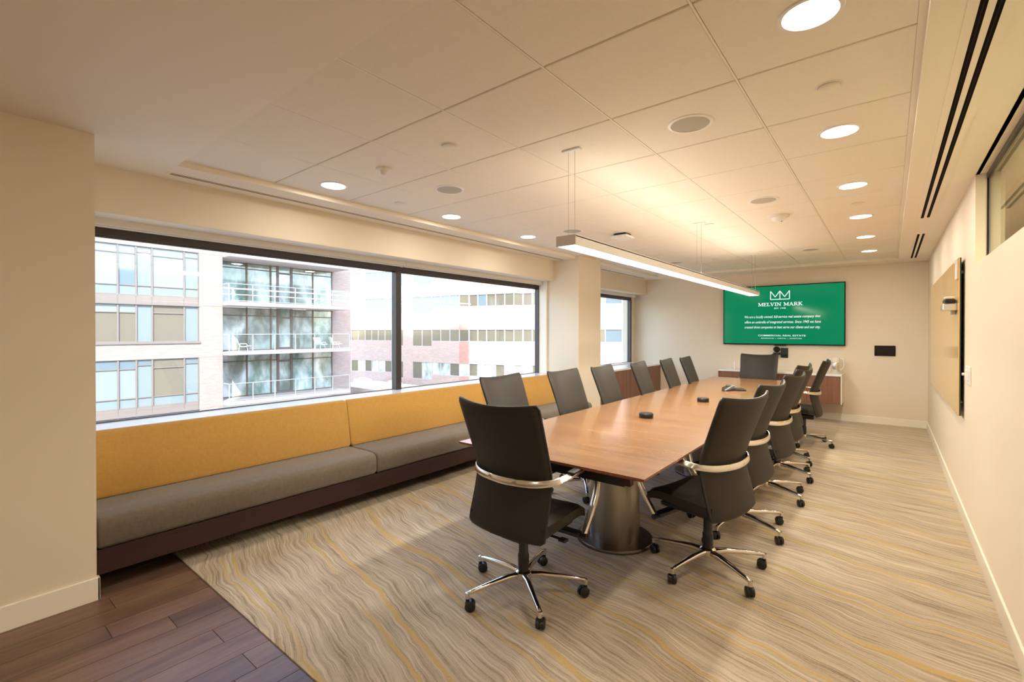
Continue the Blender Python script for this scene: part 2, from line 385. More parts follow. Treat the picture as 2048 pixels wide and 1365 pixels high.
# ================================================================== structure
# floor: slab with single planks; the carpet lies on the slab from y = 1.0
fl = struct('floor', bx(-4.4, YB - 0.1, -0.12, XR + 0.2, YF + 0.2, -0.006), M['plank_joint'])
pw = 0.1485; 
offs = [0.0, 0.42, 0.2, 0.62, 0.35, 0.78, 0.1, 0.5]
xs = -3.9
row = 0
while xs < XR:
    L = 1.22; y = YB + offs[row % 8] - 1.22 + (0.18 if row % 3 == 0 else 0.0)
    while y < 1.0:
        y0, y1 = max(y, YB), min(y + L, 1.0)
        if y1 - y0 > 0.05 and xs + pw > -3.95:
            obj('plank', bx(xs + 0.0015, y0 + 0.0015, -0.01, min(xs + pw, XR) - 0.0015, y1 - 0.0015, 0.0), M['plank'], fl)
        y += L
    xs += pw; row += 1
car = obj('carpet', MB().prism([(-3.97, 1.0), (XR, 1.0), (XR, YF), (-4.1, YF), (-4.1, COLY1), (COLX, COLY1), (COLX, COLY0), (-3.97, COLY0)], -0.006, 0.006), M['carpet'])
tag(car, 'fitted carpet of wavy taupe and cream strata with yellow veins, under the table', 'carpet')

# walls
struct('wall_far', bx(-4.45, YF, -0.1, XR + 0.2, YF + 0.12, 2.75), M['paint'])
mbw = MB()
OY = 4.44; OZ = 1.905               # clerestory opening: ends at y = OY, sill at OZ, up to the soffit
mbw.box(XR, OY, -0.1, XR + 0.14, YF, 2.75); mbw.box(XR, YB, -0.1, XR + 0.14, OY, OZ)
struct('wall_right', mbw, M['paint'])
struct('wall_back', bx(-4.45, YB - 0.12, -0.1, XR + 0.2, YB, 2.75), M['paint'])
struct('wall_left', bx(-4.45, YB, -0.1, XN, YN, 2.75), M['paint'])
mbw = MB()
mbw.box(-4.26, YN, -0.1, XW - 0.02, YF, 0.815); mbw.box(-4.26, YN, 2.165, XW - 0.02, YF, 2.75)   # below and above the windows
struct('wall_column', bx(-4.26, COLY0, -0.1, COLX, COLY1, 2.75), M['paint'])                                               # column between the windows
mbw.box(-4.26, 9.135, 0.7, XW - 0.02, YF, 2.3)
struct('wall_window', mbw, M['paint'])
# header boxes (shade pockets) over the windows
mbw = MB(); mbw.box(FX - 0.05, YN, FZ, FX, COLY0, S + 0.1, bev=0.004, seg=1); mbw.box(XW + 0.05, YN, FZ + 0.001, FX - 0.02, COLY0, FZ + 0.015)
struct('trim_1', mbw, M['paint'])
mbw = MB(); mbw.box(FX - 0.05, COLY1, FZ, FX, YF, S + 0.1, bev=0.004, seg=1); mbw.box(XW + 0.05, COLY1, FZ + 0.001, FX - 0.02, YF, FZ + 0.015)
struct('trim_2', mbw, M['paint'])
# jamb beads
mbw = MB(); mbw.box(XW, COLY0 - 0.035, SILL, -4.03, COLY0, 2.30, bev=0.004, seg=1); struct('trim_3', mbw, M['trim'])
# baseboards
def base_prof(mb, p0, p1, n, h=0.115, t=0.013):
    (x0, y0), (x1, y1) = p0, p1
    if abs(x1 - x0) < 1e-6: mb.box(x0, y0, 0, x0 + n[0] * t, y1, h, bev=0.004, seg=2)
    else: mb.box(x0, y0, 0, x1, y0 + n[1] * t, h, bev=0.004, seg=2)
mbw = MB(); base_prof(mbw, (XR, YB), (XR, YF), (-1, 0)); struct('baseboard_right', mbw, M['trim'])
mbw = MB(); base_prof(mbw, (-3.66, YF), (XR, YF), (0, -1)); struct('baseboard_far', mbw, M['trim'])
mbw = MB(); base_prof(mbw, (XN, YB), (XN, YN + 0.013), (1, 0), h=0.125); base_prof(mbw, (XN - 0.5, YN), (XN + .013, YN), (0, 1), h=0.125); struct('baseboard_left', mbw, M['trim'])
mbw = MB(); base_prof(mbw, (COLX, COLY0), (COLX, COLY1), (1, 0)); struct('baseboard_column', mbw, M['trim'])

# ceiling: painted soffit with a raised tray of tiles
X0, X1, Y0, Y1 = -3.55, 0.080, 1.0, 8.93; XS = 0.099
mbc = MB()
for a in ((-4.45, YB, X0, YF), (XS, YB, XR + 0.02, YF), (X0, YB, XS, Y0), (X0, Y1, XS, YF)):
    mbc.box(a[0], a[1], S, a[2], a[3], S + 0.12)
ceil = struct('ceiling', mbc, M['ceil_paint'])
NXT, NYT = 6, 13; tw = (X1 - X0) / NXT; tl = (Y1 - Y0) / NYT; gp = 0.0045
tile_me = bx(gp, gp, T, tw - gp, tl - gp, T + 0.02, bev=0.003, seg=1).mesh('tile', M['tile'])
for i in range(NXT):
    for j in range(NYT):
        link('tile', tile_me, ceil, (X0 + i * tw, Y0 + j * tl, 0))
mbt = MB()
for i in range(1, NXT): mbt.box(X0 + i * tw - 0.0035, Y0, T - 0.0005, X0 + i * tw + 0.0035, Y1, T + 0.014)
obj('ceiling_tee', mbt, M['tee'], ceil)
mbt = MB()
for j in range(1, NYT): mbt.box(X0, Y0 + j * tl - 0.012, T + 0.008, X1, Y0 + j * tl + 0.012, T + 0.016)
obj('cross_tee', mbt, M['tee'], ceil)
mbt = MB()
for a in ((X0 - 0.004, Y0, X0 + 0.010, Y1), (X1 - 0.006, Y0, XS + 0.004, Y1), (X0, Y0 - 0.004, XS, Y0 + 0.010), (X0, Y1 - 0.010, XS, Y1 + 0.004)): mbt.box(a[0], a[1], T - 0.003, a[2], a[3], T + 0.003)
obj('wall_angle', mbt, M['tee'], ceil)
obj('tray_backing', bx(X0 - 0.02, Y0 - 0.02, T + 0.024, XS + 0.02, Y1 + 0.02, T + 0.06), M['gap'], ceil)

# windows
def window(name, y0, y1, mull):
    root = bpy.data.objects.new(name, None); COL.objects.link(root); root['kind'] = 'structure'
    zb, zt = SILL - 0.005, 2.172; d0, d1 = XW - 0.066, XW; fw = 0.06
    obj('frame_head', MB().box(d0, y0, 2.112, d1, y1, zt), M['frame'], root)
    obj('head_stop', MB().box(d0 + 0.01, y0, 2.098, d0 + 0.035, y1, 2.112), M['frame_grey'], root)
    obj('frame_sill', MB().box(d0, y0, zb - 0.03, d0 + 0.02, y1, zb + 0.012), M['frame_grey'], root)
    for yy in ((y0, y0 + 0.05), (y1 - 0.05, y1)):
        q = MB().box(d0, yy[0], zb, d1, yy[1], 2.112); obj('frame_jamb', q, M['frame_grey'], root)
        obj('jamb_cap', MB().box(d1, yy[0], zb, d1 + 0.004, yy[1], 2.112), M['frame'], root)
    edges = [y0 + 0.05]
    for my in mull:
        obj('mullion', MB().box(d0, my - 0.032, zb, d1, my + 0.032, 2.112), M['frame_grey'], root)
        obj('mullion_cap', MB().box(d1, my - 0.034, zb, d1 + 0.014, my + 0.034, 2.112), M['frame'], root)
        edges += [my - 0.032, my + 0.032]
    edges.append(y1 - 0.05)
    for a, b in zip(edges[::2], edges[1::2]):
        obj('pane', MB().box(d0 + 0.018, a, zb + 0.012, d0 + 0.022, b, 2.10), M['glass'], root)
    return root
window('window_1', 0.57, COLY0, [3.205])
window('window_2', 6.50, 9.135, [])
# roller shade boxes tucked behind the headers
def shade(y0, y1, label):
    t = thing('roller_shade', label, 'roller shade', (0, 0, 0))
    obj('cassette', bx(XW + 0.005, y0, 2.168, XW + 0.06, y1, 2.30, bev=0.008), M['offwhite'], t)
    obj('hem_bar', bx(XW + 0.012, y0 + 0.01, 2.158, XW + 0.04, y1 - 0.01, 2.168, bev=0.003, seg=1), M['white'], t)
    obj('end_bracket', bx(XW + 0.002, y1 - 0.02, 2.155, XW + 0.066, y1 - 0.004, 2.30), M['white'], t)
shade(0.6, 3.26, 'rolled-up cream roller shade over the left pane of the large window')
shade(3.265, COLY0 - 0.05, 'rolled-up cream roller shade over the right pane of the large window')
shade(COLY1 + 0.02, 9.2, 'rolled-up cream roller shade over the small far window')

# right clerestory: black channels, glass, the corridor beyond it
gx = XR + 0.065
cl = bpy.data.objects.new('window_3', None); COL.objects.link(cl); cl['kind'] = 'structure'
obj('head_channel', bx(gx - 0.012, YB, S - 0.035, gx + 0.012, OY, S + 0.02), M['blackmetal'], cl)
obj('jamb_channel', bx(gx - 0.010, OY - 0.005, OZ, gx + 0.010, OY, S), M['blackmetal'], cl)
obj('pane', bx(gx - 0.005, YB, OZ - 0.01, gx + 0.005, OY - 0.012, S - 0.03), M['glass_green'], cl)
obj('header', bx(XR, YB, S, XR + 0.14, OY, 2.75), M['paint'], cl)
mbw = MB(); mbw.box(XR + 0.14, YB, S, 2.3, YF, S + 0.1); mbw.box(2.3, YB, -0.1, 2.4, YF, 2.75); mbw.box(XR + 0.14, YF - 0.1, -0.1, 2.3, YF, 2.75); mbw.box(XR + .14, YB - .1, -.1, 2.3, YB, 2.75); mbw.box(XR + .2, YB, -.12, 2.3, YF, 0)
struct('wall_corridor', mbw, M['paint'])

# ================================================================== built-in window seat
sill = obj('window_sill', bx(XW - 0.064, YN, SILL - 0.03, -3.815, COLY0, SILL, bev=0.003), M['quartz'])
tag(sill, 'long white quartz sill running behind the yellow bench back', 'window sill')
bench = thing('window_bench', 'built-in window bench with yellow back cushions and taupe seat on dark walnut base', 'bench', (-3.34, YN, 0))
BE = 6.01 - YN
cuts = [0.004, 2.355 - YN, 4.135 - YN, BE]
seat_prof = [(-0.42, 0.262), (-0.02, 0.262), (0.0, 0.285), (0.0, 0.385), (-0.012, 0.415), (-0.045, 0.432), (-0.16, 0.436), (-0.42, 0.432)]
def pad(prof, y0, y1, r):
    """upholstered block: profile in x,z swept along y with softened ends"""
    mb = MB(); cx = sum(p[0] for p in prof) / len(prof); cz = sum(p[1] for p in prof) / len(prof); n = len(prof)
    st = [(y0, r), (y0 + r * 0.3, r * 0.3), (y0 + r, 0), (y1 - r, 0), (y1 - r * 0.3, r * 0.3), (y1, r)]
    vs = []
    for y, s_ in st:
        for px, pz in prof:
            dx = px - cx; dz = pz - cz
            vs.append((px - math.copysign(min(s_, abs(dx)), dx), y, pz - math.copysign(min(s_, abs(dz)), dz)))
    fs = [tuple(range(n))[::-1], tuple(range(5 * n, 6 * n))]
    for i in range(5):
        for k in range(n): fs.append((i * n + k, i * n + (k + 1) % n, (i + 1) * n + (k + 1) % n, (i + 1) * n + k))
    return mb.add(vs, fs)
for a, b in zip(cuts, cuts[1:]):
    obj('seat_cushion', pad(seat_prof, a + 0.002, b - 0.002, 0.016), M['taupe'], bench, 50)
bp = [(-0.50, 0.44), (-0.395, 0.437), (-0.390, 0.46), (-0.462, 0.815), (-0.478, 0.832), (-0.50, 0.836)]
bcut = [0.004, 2.355 - YN, 4.135 - YN, COLY0 - YN - 0.004]
for a, b in zip(bcut, bcut[1:]):
    obj('back_cushion', pad(bp, a + 0.002, b - 0.002, 0.014), M['yellow'], bench, 50)
obj('base_panel', bx(-0.42, 0.004, 0.122, -0.012, BE, 0.262, bev=0.004, seg=1), M['bench_wood'], bench)
obj('panel_lip', bx(-0.03, 0.004, 0.245, -0.004, BE, 0.262), M['bench_wood'], bench)
obj('plinth', bx(-0.62, 0.004, 0.006, -0.34, BE, 0.122), M['bench_wood'], bench)

# cabinet under the small window
wc = thing('window_cabinet', 'low walnut cabinet with white top under the small far window', 'cabinet', (-3.62, COLY1, 0))
CL = YF - COLY1
obj('body', bx(-0.53, 0.004, 0.09, -0.022, CL - 0.004, 0.775), M['walnut'], wc)
obj('toe_kick', bx(-0.5, 0.004, 0.006, -0.08, CL - 0.004, 0.09), M['bench_wood'], wc)
obj('worktop', bx(-0.55, 0.003, 0.775, 0.006, CL - 0.003, 0.806, bev=0.004), M['quartz'], wc)
nd = 7
for k in range(nd):
    a = 0.006 + (CL - 0.012) * k / nd; b = 0.006 + (CL - 0.012) * (k + 1) / nd
    obj('door', bx(-0.022, a + 0.002, 0.10, -0.002, b - 0.002, 0.770, bev=0.0015, seg=1), M['walnut'], wc)
sill2 = obj('window_sill', bx(XW - 0.064, COLY1, SILL - 0.02, -4.10, YF, SILL + 0.001, bev=0.003), M['quartz'])
tag(sill2, 'short white quartz sill under the small far window', 'window sill')

# far credenza
CY0 = 8.84
fc = thing('credenza', 'wall-hung walnut credenza with white top below the television', 'cabinet', (-1.475, CY0, 0))
hw = 0.905
obj('body', bx(-hw + 0.015, 0.022, 0.325, hw - 0.015, YF - CY0 - 0.001, 0.755), M['walnut'], fc)
obj('worktop', bx(-hw, -0.012, 0.755, hw, YF - CY0 - 0.001, 0.785, bev=0.004), M['quartz'], fc)
obj('end_panel', bx(hw - 0.015, 0.0, 0.32, hw, YF - CY0 - 0.001, 0.755), M['offwhite'], fc)
obj('end_panel', bx(-hw, 0.0, 0.32, -hw + 0.015, YF - CY0 - 0.001, 0.755), M['walnut'], fc)
for k in range(4):
    a = -hw + 0.016 + (2 * hw - 0.032) * k / 4; b = -hw + 0.016 + (2 * hw - 0.032) * (k + 1) / 4
    obj('door', bx(a + 0.002, 0.0, 0.325, b - 0.002, 0.02, 0.750, bev=0.0015, seg=1), M['walnut'], fc)

# ================================================================== table
TX0, TX1, TY0, TY1 = -2.172, -0.915, 2.152, 7.80
TXC = (TX0 + TX1) / 2
tb = thing('conference_table', 'long rectangular cherry conference table on steel drum pedestals', 'table', (TXC, TY0, 0))
hwid = (TX1 - TX0) / 2; TL = TY1 - TY0
secs = [0, 4.03 - TY0, 5.91 - TY0, TL]
for i, (a, b) in enumerate(zip(secs, secs[1:])):
    mb = MB(); g_ = 0.001; c = 0.055
    y0, y1 = a + (g_ if i else 0), b - (g_ if i < 2 else 0)
    ya, yb = (y0 + (c if i == 0 else 0)), (y1 - (c if i == 2 else 0))
    zt, ze, zb = 0.740, 0.728, 0.705
    vs = [(-hwid, y0, zt), (hwid, y0, zt), (hwid, y1, zt), (-hwid, y1, zt), (-hwid, y0, ze), (hwid, y0, ze), (hwid, y1, ze), (-hwid, y1, ze),
          (-hwid + c, ya, zb), (hwid - c, ya, zb), (hwid - c, yb, zb), (-hwid + c, yb, zb)]
    mb.add(vs, [(0, 1, 2, 3)]); mb.cur = 1
    mb.f += [(0, 4, 5, 1), (1, 5, 6, 2), (2, 6, 7, 3), (3, 7, 4, 0), (4, 8, 9, 5), (5, 9, 10, 6), (6, 10, 11, 7), (7, 11, 8, 4), (8, 11, 10, 9)]; mb.m += [1] * 9
    obj('tabletop', mb, [M['table'], M['table_edge']], tb)
mb = MB()
for sx in (-1, 1): mb.box(sx * (hwid - 0.20), 0.08, 0.655, sx * (hwid - 0.16), TL - 0.08, 0.705)
obj('side_rail', mb, M['blackmetal'], tb)
for yy in (0.075, TL - 0.115):
    obj('end_rail', bx(-hwid + 0.12, yy, 0.655, hwid - 0.14, yy + 0.04, 0.705), M['blackmetal'], tb)
obj('rail_block', bx(hwid - 0.14, 0.072, 0.662, hwid - 0.105, 0.115, 0.705, bev=0.003, seg=1), M['bench_wood'], tb)
for yy in (3.01 - TY0, 4.97 - TY0, 6.95 - TY0):
    p = obj('pedestal', MB().lathe([(0.168, 0.03), (0.170, 0.06), (0.170, 0.700)], (0.045, yy, 0), 48), M['steel'], tb, 40)
    obj('base_disc', MB().lathe([(0.262, 0.006), (0.262, 0.022), (0.258, 0.028), (0.14, 0.032)], (0.045, yy, 0), 48), M['darksteel'], p, 40)

# things on the table
def puck(loc, label):
    t = thing('table_microphone', label, 'microphone', loc, 0, 'round table microphones')
    obj('body', MB().lathe([(0.054, 0.0), (0.057, 0.006), (0.057, 0.032), (0.054, 0.036)], n=32), M['black'], t, 40)
    obj('top_ring', MB().lathe([(0.054, 0.036), (0.052, 0.039), (0.046, 0.039), (0.044, 0.037)], n=32), M['blackmetal'], t, 40)
    obj('touch_lens', MB().lathe([(0.044, 0.0365), (0.042, 0.0385), (0.001, 0.0388)], n=32), M['darksteel'], t, 40)
puck((-1.566, 3.72, 0.740), 'round black table microphone nearer the camera on the cherry table')
puck((-1.475, 4.935, 0.740), 'round black table microphone beyond the first, towards the speakerphone')
ph = thing('conference_phone', 'dark three-armed speakerphone at the far part of the cherry table', 'phone', (-1.50, 6.12, 0.740), math.radians(14))
mb = MB(); vs = []; fs = []; NA = 48
rad = [0.070 + 0.098 * (0.5 + 0.5 * math.cos(3 * 2 * PI * k / NA)) ** 1.6 for k in range(NA)]
for s_, z in ((1.0, 0.004), (1.02, 0.012), (0.97, 0.024), (0.80, 0.040), (0.55, 0.052), (0.25, 0.057)):
    for k in range(NA):
        a = 2 * PI * k / NA; r = rad[k] * s_; arm = (rad[k] - 0.07) / 0.098
        zz = z * (1 - 0.40 * arm * s_)
        vs.append((r * math.cos(a), r * math.sin(a), zz))
for i in range(5):
    for k in range(NA): fs.append((i * NA + k, i * NA + (k + 1) % NA, (i + 1) * NA + (k + 1) % NA, (i + 1) * NA + k))
fs += [tuple(range(NA))[::-1], tuple(range(5 * NA, 6 * NA))]
M['phone'] = mat('phone_grey', (0.028, 0.024, 0.020), 0.35)
obj('body', mb.add(vs, fs), M['phone'], ph, 60)
obj('keypad', bx(-0.06, -0.035, 0.052, -0.005, 0.035, 0.0595, bev=0.003, seg=1), M['black'], ph)
obj('display', bx(0.005, -0.025, 0.052, 0.04, 0.025, 0.0605, bev=0.002, seg=1), M['darksteel'], ph)

# ================================================================== chairs
def backrest_mesh():
    NU, NV = 18, 22
    prof = spline([(0.382, -0.190), (0.45, -0.180), (0.56, -0.152), (0.66, -0.136), (0.74, -0.148), (0.88, -0.200), (1.0, -0.247), (1.085, -0.282)], 6)
    def at(u, v):
        f = v * (len(prof) - 1); i = min(int(f), len(prof) - 2); t = f - i
        z = prof[i][0] * (1 - t) + prof[i + 1][0] * t; y = prof[i][1] * (1 - t) + prof[i + 1][1] * t
        hw_ = 0.252 + 0.014 * max(0, (v - 0.4) / 0.6) - 0.004 * math.sin(PI * min(1, v / 0.8))
        if v < 0.06: hw_ -= 0.022 * (1 - v / 0.06) ** 2
        if v > 0.97: hw_ -= 0.010 * ((v - 0.97) / 0.03) ** 2
        y += (0.028 + 0.022 * v) * u * u
        z += (0.020 * v) * (u * u - 1) + 0.006 * (1 - v) * (u * u) * (1 - v)
        return Vector((u * hw_, y, z))
    G = [[at(-1 + 2 * i / NU, j / NV) for i in range(NU + 1)] for j in range(NV + 1)]
    vs = []; fs = []; W = NU + 1
    for side in (1, -1):
        for j in range(NV + 1):
            for i in range(NU + 1):
                u = abs(-1 + 2 * i / NU); v = j / NV
                e = max(u, abs(2 * v - 1)); t = 0.017 * (1 - 0.55 * e ** 14)
                vs.append(G[j][i] + Vector((0, side * t, side * t * 0.25)))
    o = W * (NV + 1)
    for j in range(NV):
        for i in range(NU):
            a, b, c, d = j * W + i, j * W + i + 1, (j + 1) * W + i + 1, (j + 1) * W + i
            fs.append((a, b, c, d)); fs.append((o + d, o + c, o + b, o + a))
    edge = [i for i in range(W)] + [j * W + NU for j in range(1, NV + 1)] + [NV * W + i for i in range(NU - 1, -1, -1)] + [j * W for j in range(NV - 1, 0, -1)]
    n = len(edge)
    for k in range(n): a, b = edge[k], edge[(k + 1) % n]; fs.append((a, o + a, o + b, b))
    flat = [q for r in G for q in r]
    pipe = [flat[e] for e in edge]
    return MB().add(vs, fs), MB().tube(pipe, 0.0085, 6, closed=True)
def seat_mesh():
    NX, NY = 12, 14; vs = []; fs = []
    for layer in (0, 1):
        for j in range(NY + 1):
            v = j / NY; y = -0.165 + 0.455 * v
            for i in range(NX + 1):
                u = -1 + 2 * i / NX; hw_ = 0.245 - 0.022 * max(0, (v - 0.75) / 0.25) ** 2
                z = 0.470 + 0.016 * v + 0.012 * (u * u) - 0.045 * max(0, (v - 0.70) / 0.30) ** 2
                e = max(abs(u), abs(2 * v - 1)); rnd = 0.020 * e ** 10
                if layer == 0: vs.append((u * hw_ * (1 - 0.012 * e ** 10), y, z - rnd))
                else: vs.append((u * hw_, y, z - 0.075 + 0.012 * v))
    W = NX + 1; o = W * (NY + 1)
    for j in range(NY):
        for i in range(NX):
            a, b, c, d = j * W + i, j * W + i + 1, (j + 1) * W + i + 1, (j + 1) * W + i
            fs.append((a, b, c, d)); fs.append((o + d, o + c, o + b, o + a))
    edge = [i for i in range(W)] + [j * W + NX for j in range(1, NY + 1)] + [NY * W + i for i in range(NX - 1, -1, -1)] + [j * W for j in range(NY - 1, 0, -1)]
    n = len(edge)
    for k in range(n): a, b = edge[k], edge[(k + 1) % n]; fs.append((a, o + a, o + b, b))
    return MB().add(vs, fs)
def make_chair(label, star0=33):
    t = thing('conference_chair', label, 'chair', group='leather chairs around the conference table')
    b, pipe = backrest_mesh(); bo = obj('backrest', b, M['leather'], t, 60); obj('piping', pipe, M['piping'], bo, 60)
    so_ = obj('seat', seat_mesh(), M['leather'], t, 50)
    obj('seat_shell', bx(-0.20, -0.13, 0.375, 0.20, 0.20, 0.402, bev=0.01), M['black'], so_)
    # tilt mechanism
    mb = MB().box(-0.07, -0.12, 0.325, 0.07, 0.13, 0.378, bev=0.012); obj('mechanism', mb, M['black'], t)
    obj('lever', MB().tube([(0.06, 0.02, 0.352), (0.17, 0.03, 0.350), (0.22, 0.035, 0.346)], 0.007).box(0.215, 0.015, 0.338, 0.26, 0.055, 0.353, bev=0.005), M['black'], t)
    obj('cross_bar', bx(-0.262, 0.153, 0.318, 0.262, 0.203, 0.345, bev=0.006), M['black'], t)
    obj('gas_column', MB().lathe([(0.030, 0.085), (0.031, 0.20), (0.031, 0.215), (0.026, 0.222), (0.026, 0.33)], n=20), M['black'], t, 40)
    obj('hub', MB().lathe([(0.020, 0.072), (0.044, 0.080), (0.048, 0.098), (0.046, 0.122), (0.034, 0.132)], n=24), M['chrome'], t, 40)
    # arms: back band and two arm loops, one continuous frame
    half = [(0.0, -0.182, 0.668, 0.036, 0.010, 0, -1, 0.15), (0.11, -0.172, 0.670, 0.036, 0.010, 0.15, -1, 0.15), (0.20, -0.148, 0.676, 0.036, 0.011, 0.35, -0.95, 0.1),
            (0.262, -0.100, 0.684, 0.034, 0.012, 0.85, -0.5, 0.15), (0.285, -0.045, 0.692, 0.034, 0.013, 0.75, -0.1, 0.65), (0.292, 0.04, 0.700, 0.043, 0.014, 0.1, 0, 1),
            (0.292, 0.14, 0.706, 0.046, 0.014, 0, -0.05, 1), (0.291, 0.235, 0.704, 0.045, 0.015, 0, 0.25, 0.95), (0.290, 0.292, 0.674, 0.044, 0.018, 0, 0.85, 0.5),
            (0.290, 0.310, 0.612, 0.042, 0.022, 0, 1, 0.0), (0.288, 0.296, 0.53, 0.040, 0.024, 0, 1, -0.2), (0.282, 0.246, 0.43, 0.038, 0.026, 0, 1, -0.40), (0.272, 0.178, 0.322, 0.036, 0.028, 0, 1, -0.48)]
    full = [(-a[0], a[1], a[2], a[3], a[4], -a[5], a[6], a[7]) for a in half[:0:-1]] + half
    sp = spline(full, 4)
    mb = MB().sweep([p[:3] for p in sp], [p[3] for p in sp], [p[4] for p in sp], [p[5:8] for p in sp], round_=0.6)
    ar = obj('arm_frame', mb, M['armband'], t, 45)
    for sx in (-1, 1):
        pp = spline([(sx * 0.291, 0.02, 0.711), (sx * 0.292, 0.09, 0.7165), (sx * 0.292, 0.16, 0.7185), (sx * 0.291, 0.225, 0.7165)], 4)
        obj('arm_pad', MB().sweep(pp, 0.045, 0.012, (0, 0, 1), round_=0.7), M['leather'], ar, 45)
        obj('arm_bolt', MB().cyl((sx * 0.264, 0.178, 0.328), (sx * 0.296, 0.178, 0.328), 0.016), M['black'], ar, 40)
    # five legs, each with its caster
    for k in range(5):
        a = math.radians(star0 + 72 * k); c, s_ = math.cos(a), math.sin(a)
        pts = [(r * c, r * s_, z) for r, z in ((0.030, 0.106), (0.10, 0.110), (0.21, 0.103), (0.305, 0.094), (0.336, 0.089), (0.347, 0.080))]
        lg = obj('leg', MB().sweep(pts, [0.042, 0.036, 0.028, 0.023, 0.022, 0.020], [0.034, 0.030, 0.024, 0.020, 0.018, 0.012], (0, 0, 1), round_=0.5).cyl((0.340 * c, 0.340 * s_, 0.066), (0.340 * c, 0.340 * s_, 0.094), 0.0125, 0.0115, 12), M['chrome'], t, 45)
        r_ = random.Random(k).uniform(-0.9, 0.9) + a; d = Vector((math.cos(r_), math.sin(r_), 0)); px = Vector((-d.y, d.x, 0)); o_ = Vector((0.340 * c, 0.340 * s_, 0)) - d * 0.014
        mb = MB()
        for sgn in (-1, 1):
            q0 = o_ + px * (sgn * 0.005) + Vector((0, 0, 0.0285)); q1 = o_ + px * (sgn * 0.023) + Vector((0, 0, 0.0285))
            mb.cyl(q0, q0 + (q1 - q0) * 0.8, 0.0275, 0.0275, 20); mb.cyl(q0 + (q1 - q0) * 0.8, q1, 0.0275, 0.021, 20)
        mb.cyl((0.340 * c, 0.340 * s_, 0.04), (0.340 * c, 0.340 * s_, 0.068), 0.010, 0.010, 10)
        mb.box(o_.x - 0.006, o_.y - 0.006, 0.028, o_.x + 0.006, o_.y + 0.006, 0.055)
        obj('caster', mb, M['black'], lg, 40)
    return t
R = math.radians
spots = [  # x, y, facing (0 = towards +y), label
    (-1.575, 2.06, 0, 'black leather chair at the near head of the table, closest to the camera, back turned'),
    (-2.27, 2.97, -88, 'chair on the window side of the table, nearest to the camera of that row'),
    (-2.16, 3.74, -89, 'second chair from the camera on the window side of the table'),
    (-2.13, 4.46, -85, 'third chair from the camera on the window side of the table'),
    (-2.08, 5.27, -83, 'fourth chair from the camera on the window side, in front of the walnut window cabinet'),
    (-2.05, 6.08, -84, 'fifth chair from the camera on the window side of the table'),
    (-2.03, 6.76, -85, 'last chair on the window side, nearest to the far wall'),
    (-1.62, 8.17, 184, 'chair at the far head of the table below the television'),
    (-0.86, 2.98, 76, 'large brown-grey leather chair on the wall side of the table, nearest to the camera'),
    (-0.87, 3.76, 83, 'second chair from the camera on the right-hand wall side of the table'),
    (-0.855, 4.66, 82, 'third chair from the camera on the right-hand wall side of the table'),
    (-0.88, 5.40, 84, 'fourth chair from the camera on the right-hand wall side of the table'),
    (-0.96, 6.05, 84, 'fifth chair on the right-hand wall side, mostly hidden behind the fourth'),
    (-0.86, 7.10, 90, 'last chair on the right-hand wall side, standing apart in front of the credenza'),
]
proto = None
for i, (cx_, cy_, rz, lab) in enumerate(spots):
    if proto is None:
        proto = make_chair(lab); proto.location = (cx_, cy_, 0.006)
    else:
        dup(proto, (cx_, cy_, 0.006), R(rz), lab)

# ================================================================== ceiling fittings
def lamp_light(name, kind, loc, energy, size, parent=None, spot=None, rot=None, size_y=None):
    d = bpy.data.lights.new(name, kind); d.energy = energy; d.color = LAMP
    if kind == 'AREA':
        d.size = size
        if size_y: d.shape = 'RECTANGLE'; d.size_y = size_y
        else: d.shape = 'DISK'
        if spot: d.spread = spot
    if kind == 'SPOT': d.spot_size = spot; d.spot_blend = 0.7; d.shadow_soft_size = size
    o = bpy.data.objects.new(name, d); COL.objects.link(o); o.location = loc
    if rot: o.rotation_euler = rot
    if parent: o.parent = parent
    return o
dl_ring = MB().lathe([(0.083, 0.0), (0.086, -0.006), (0.098, -0.005), (0.102, 0.0)], n=40, cap=False).mesh('trim_ring', M['white'], 40)
dl_lens = MB().lathe([(0.083, -0.002), (0.001, -0.003)], n=40, cap=False).mesh('lens', M['lens'], 40)
names = ['nearest', 'second', 'third', 'fourth', 'fifth', 'sixth']
def downlight(x, y, label, group, watts):
    t = thing('downlight', label, 'downlight', (x, y, T), 0, group)
    link('trim_ring', dl_ring, t); link('lens', dl_lens, t)
    lamp_light('downlight_lamp', 'AREA', (0, 0, -0.008), watts, 0.15, t)
xr_, xl_ = -0.218, -3.262
for k in range(6): downlight(xr_, Y0 + (1.5 + 2 * k) * tl, 'round lit downlight, %s from the camera in the row along the right wall' % names[k], 'downlights along the right wall', DOWN_W)
for k in range(3): downlight(xl_, Y0 + (1.5 + 2 * k) * tl, 'round lit downlight, %s from the camera in the row along the windows' % names[k], 'downlights along the windows', DOWN_LEFT_W)
sp_ring = MB().lathe([(0.094, 0.0), (0.098, -0.006), (0.112, -0.004), (0.115, 0.0)], n=40, cap=False).mesh('rim', M['white'], 40)
sp_gr = MB().lathe([(0.094, -0.003), (0.05, -0.004), (0.001, -0.004)], n=40, cap=False).mesh('grille', M['speaker'], 40)
def ceil_speaker(x, y, label):
    t = thing('ceiling_speaker', label, 'speaker', (x, y, T), 0, 'round ceiling speakers')
    link('rim', sp_ring, t); link('grille', sp_gr, t)
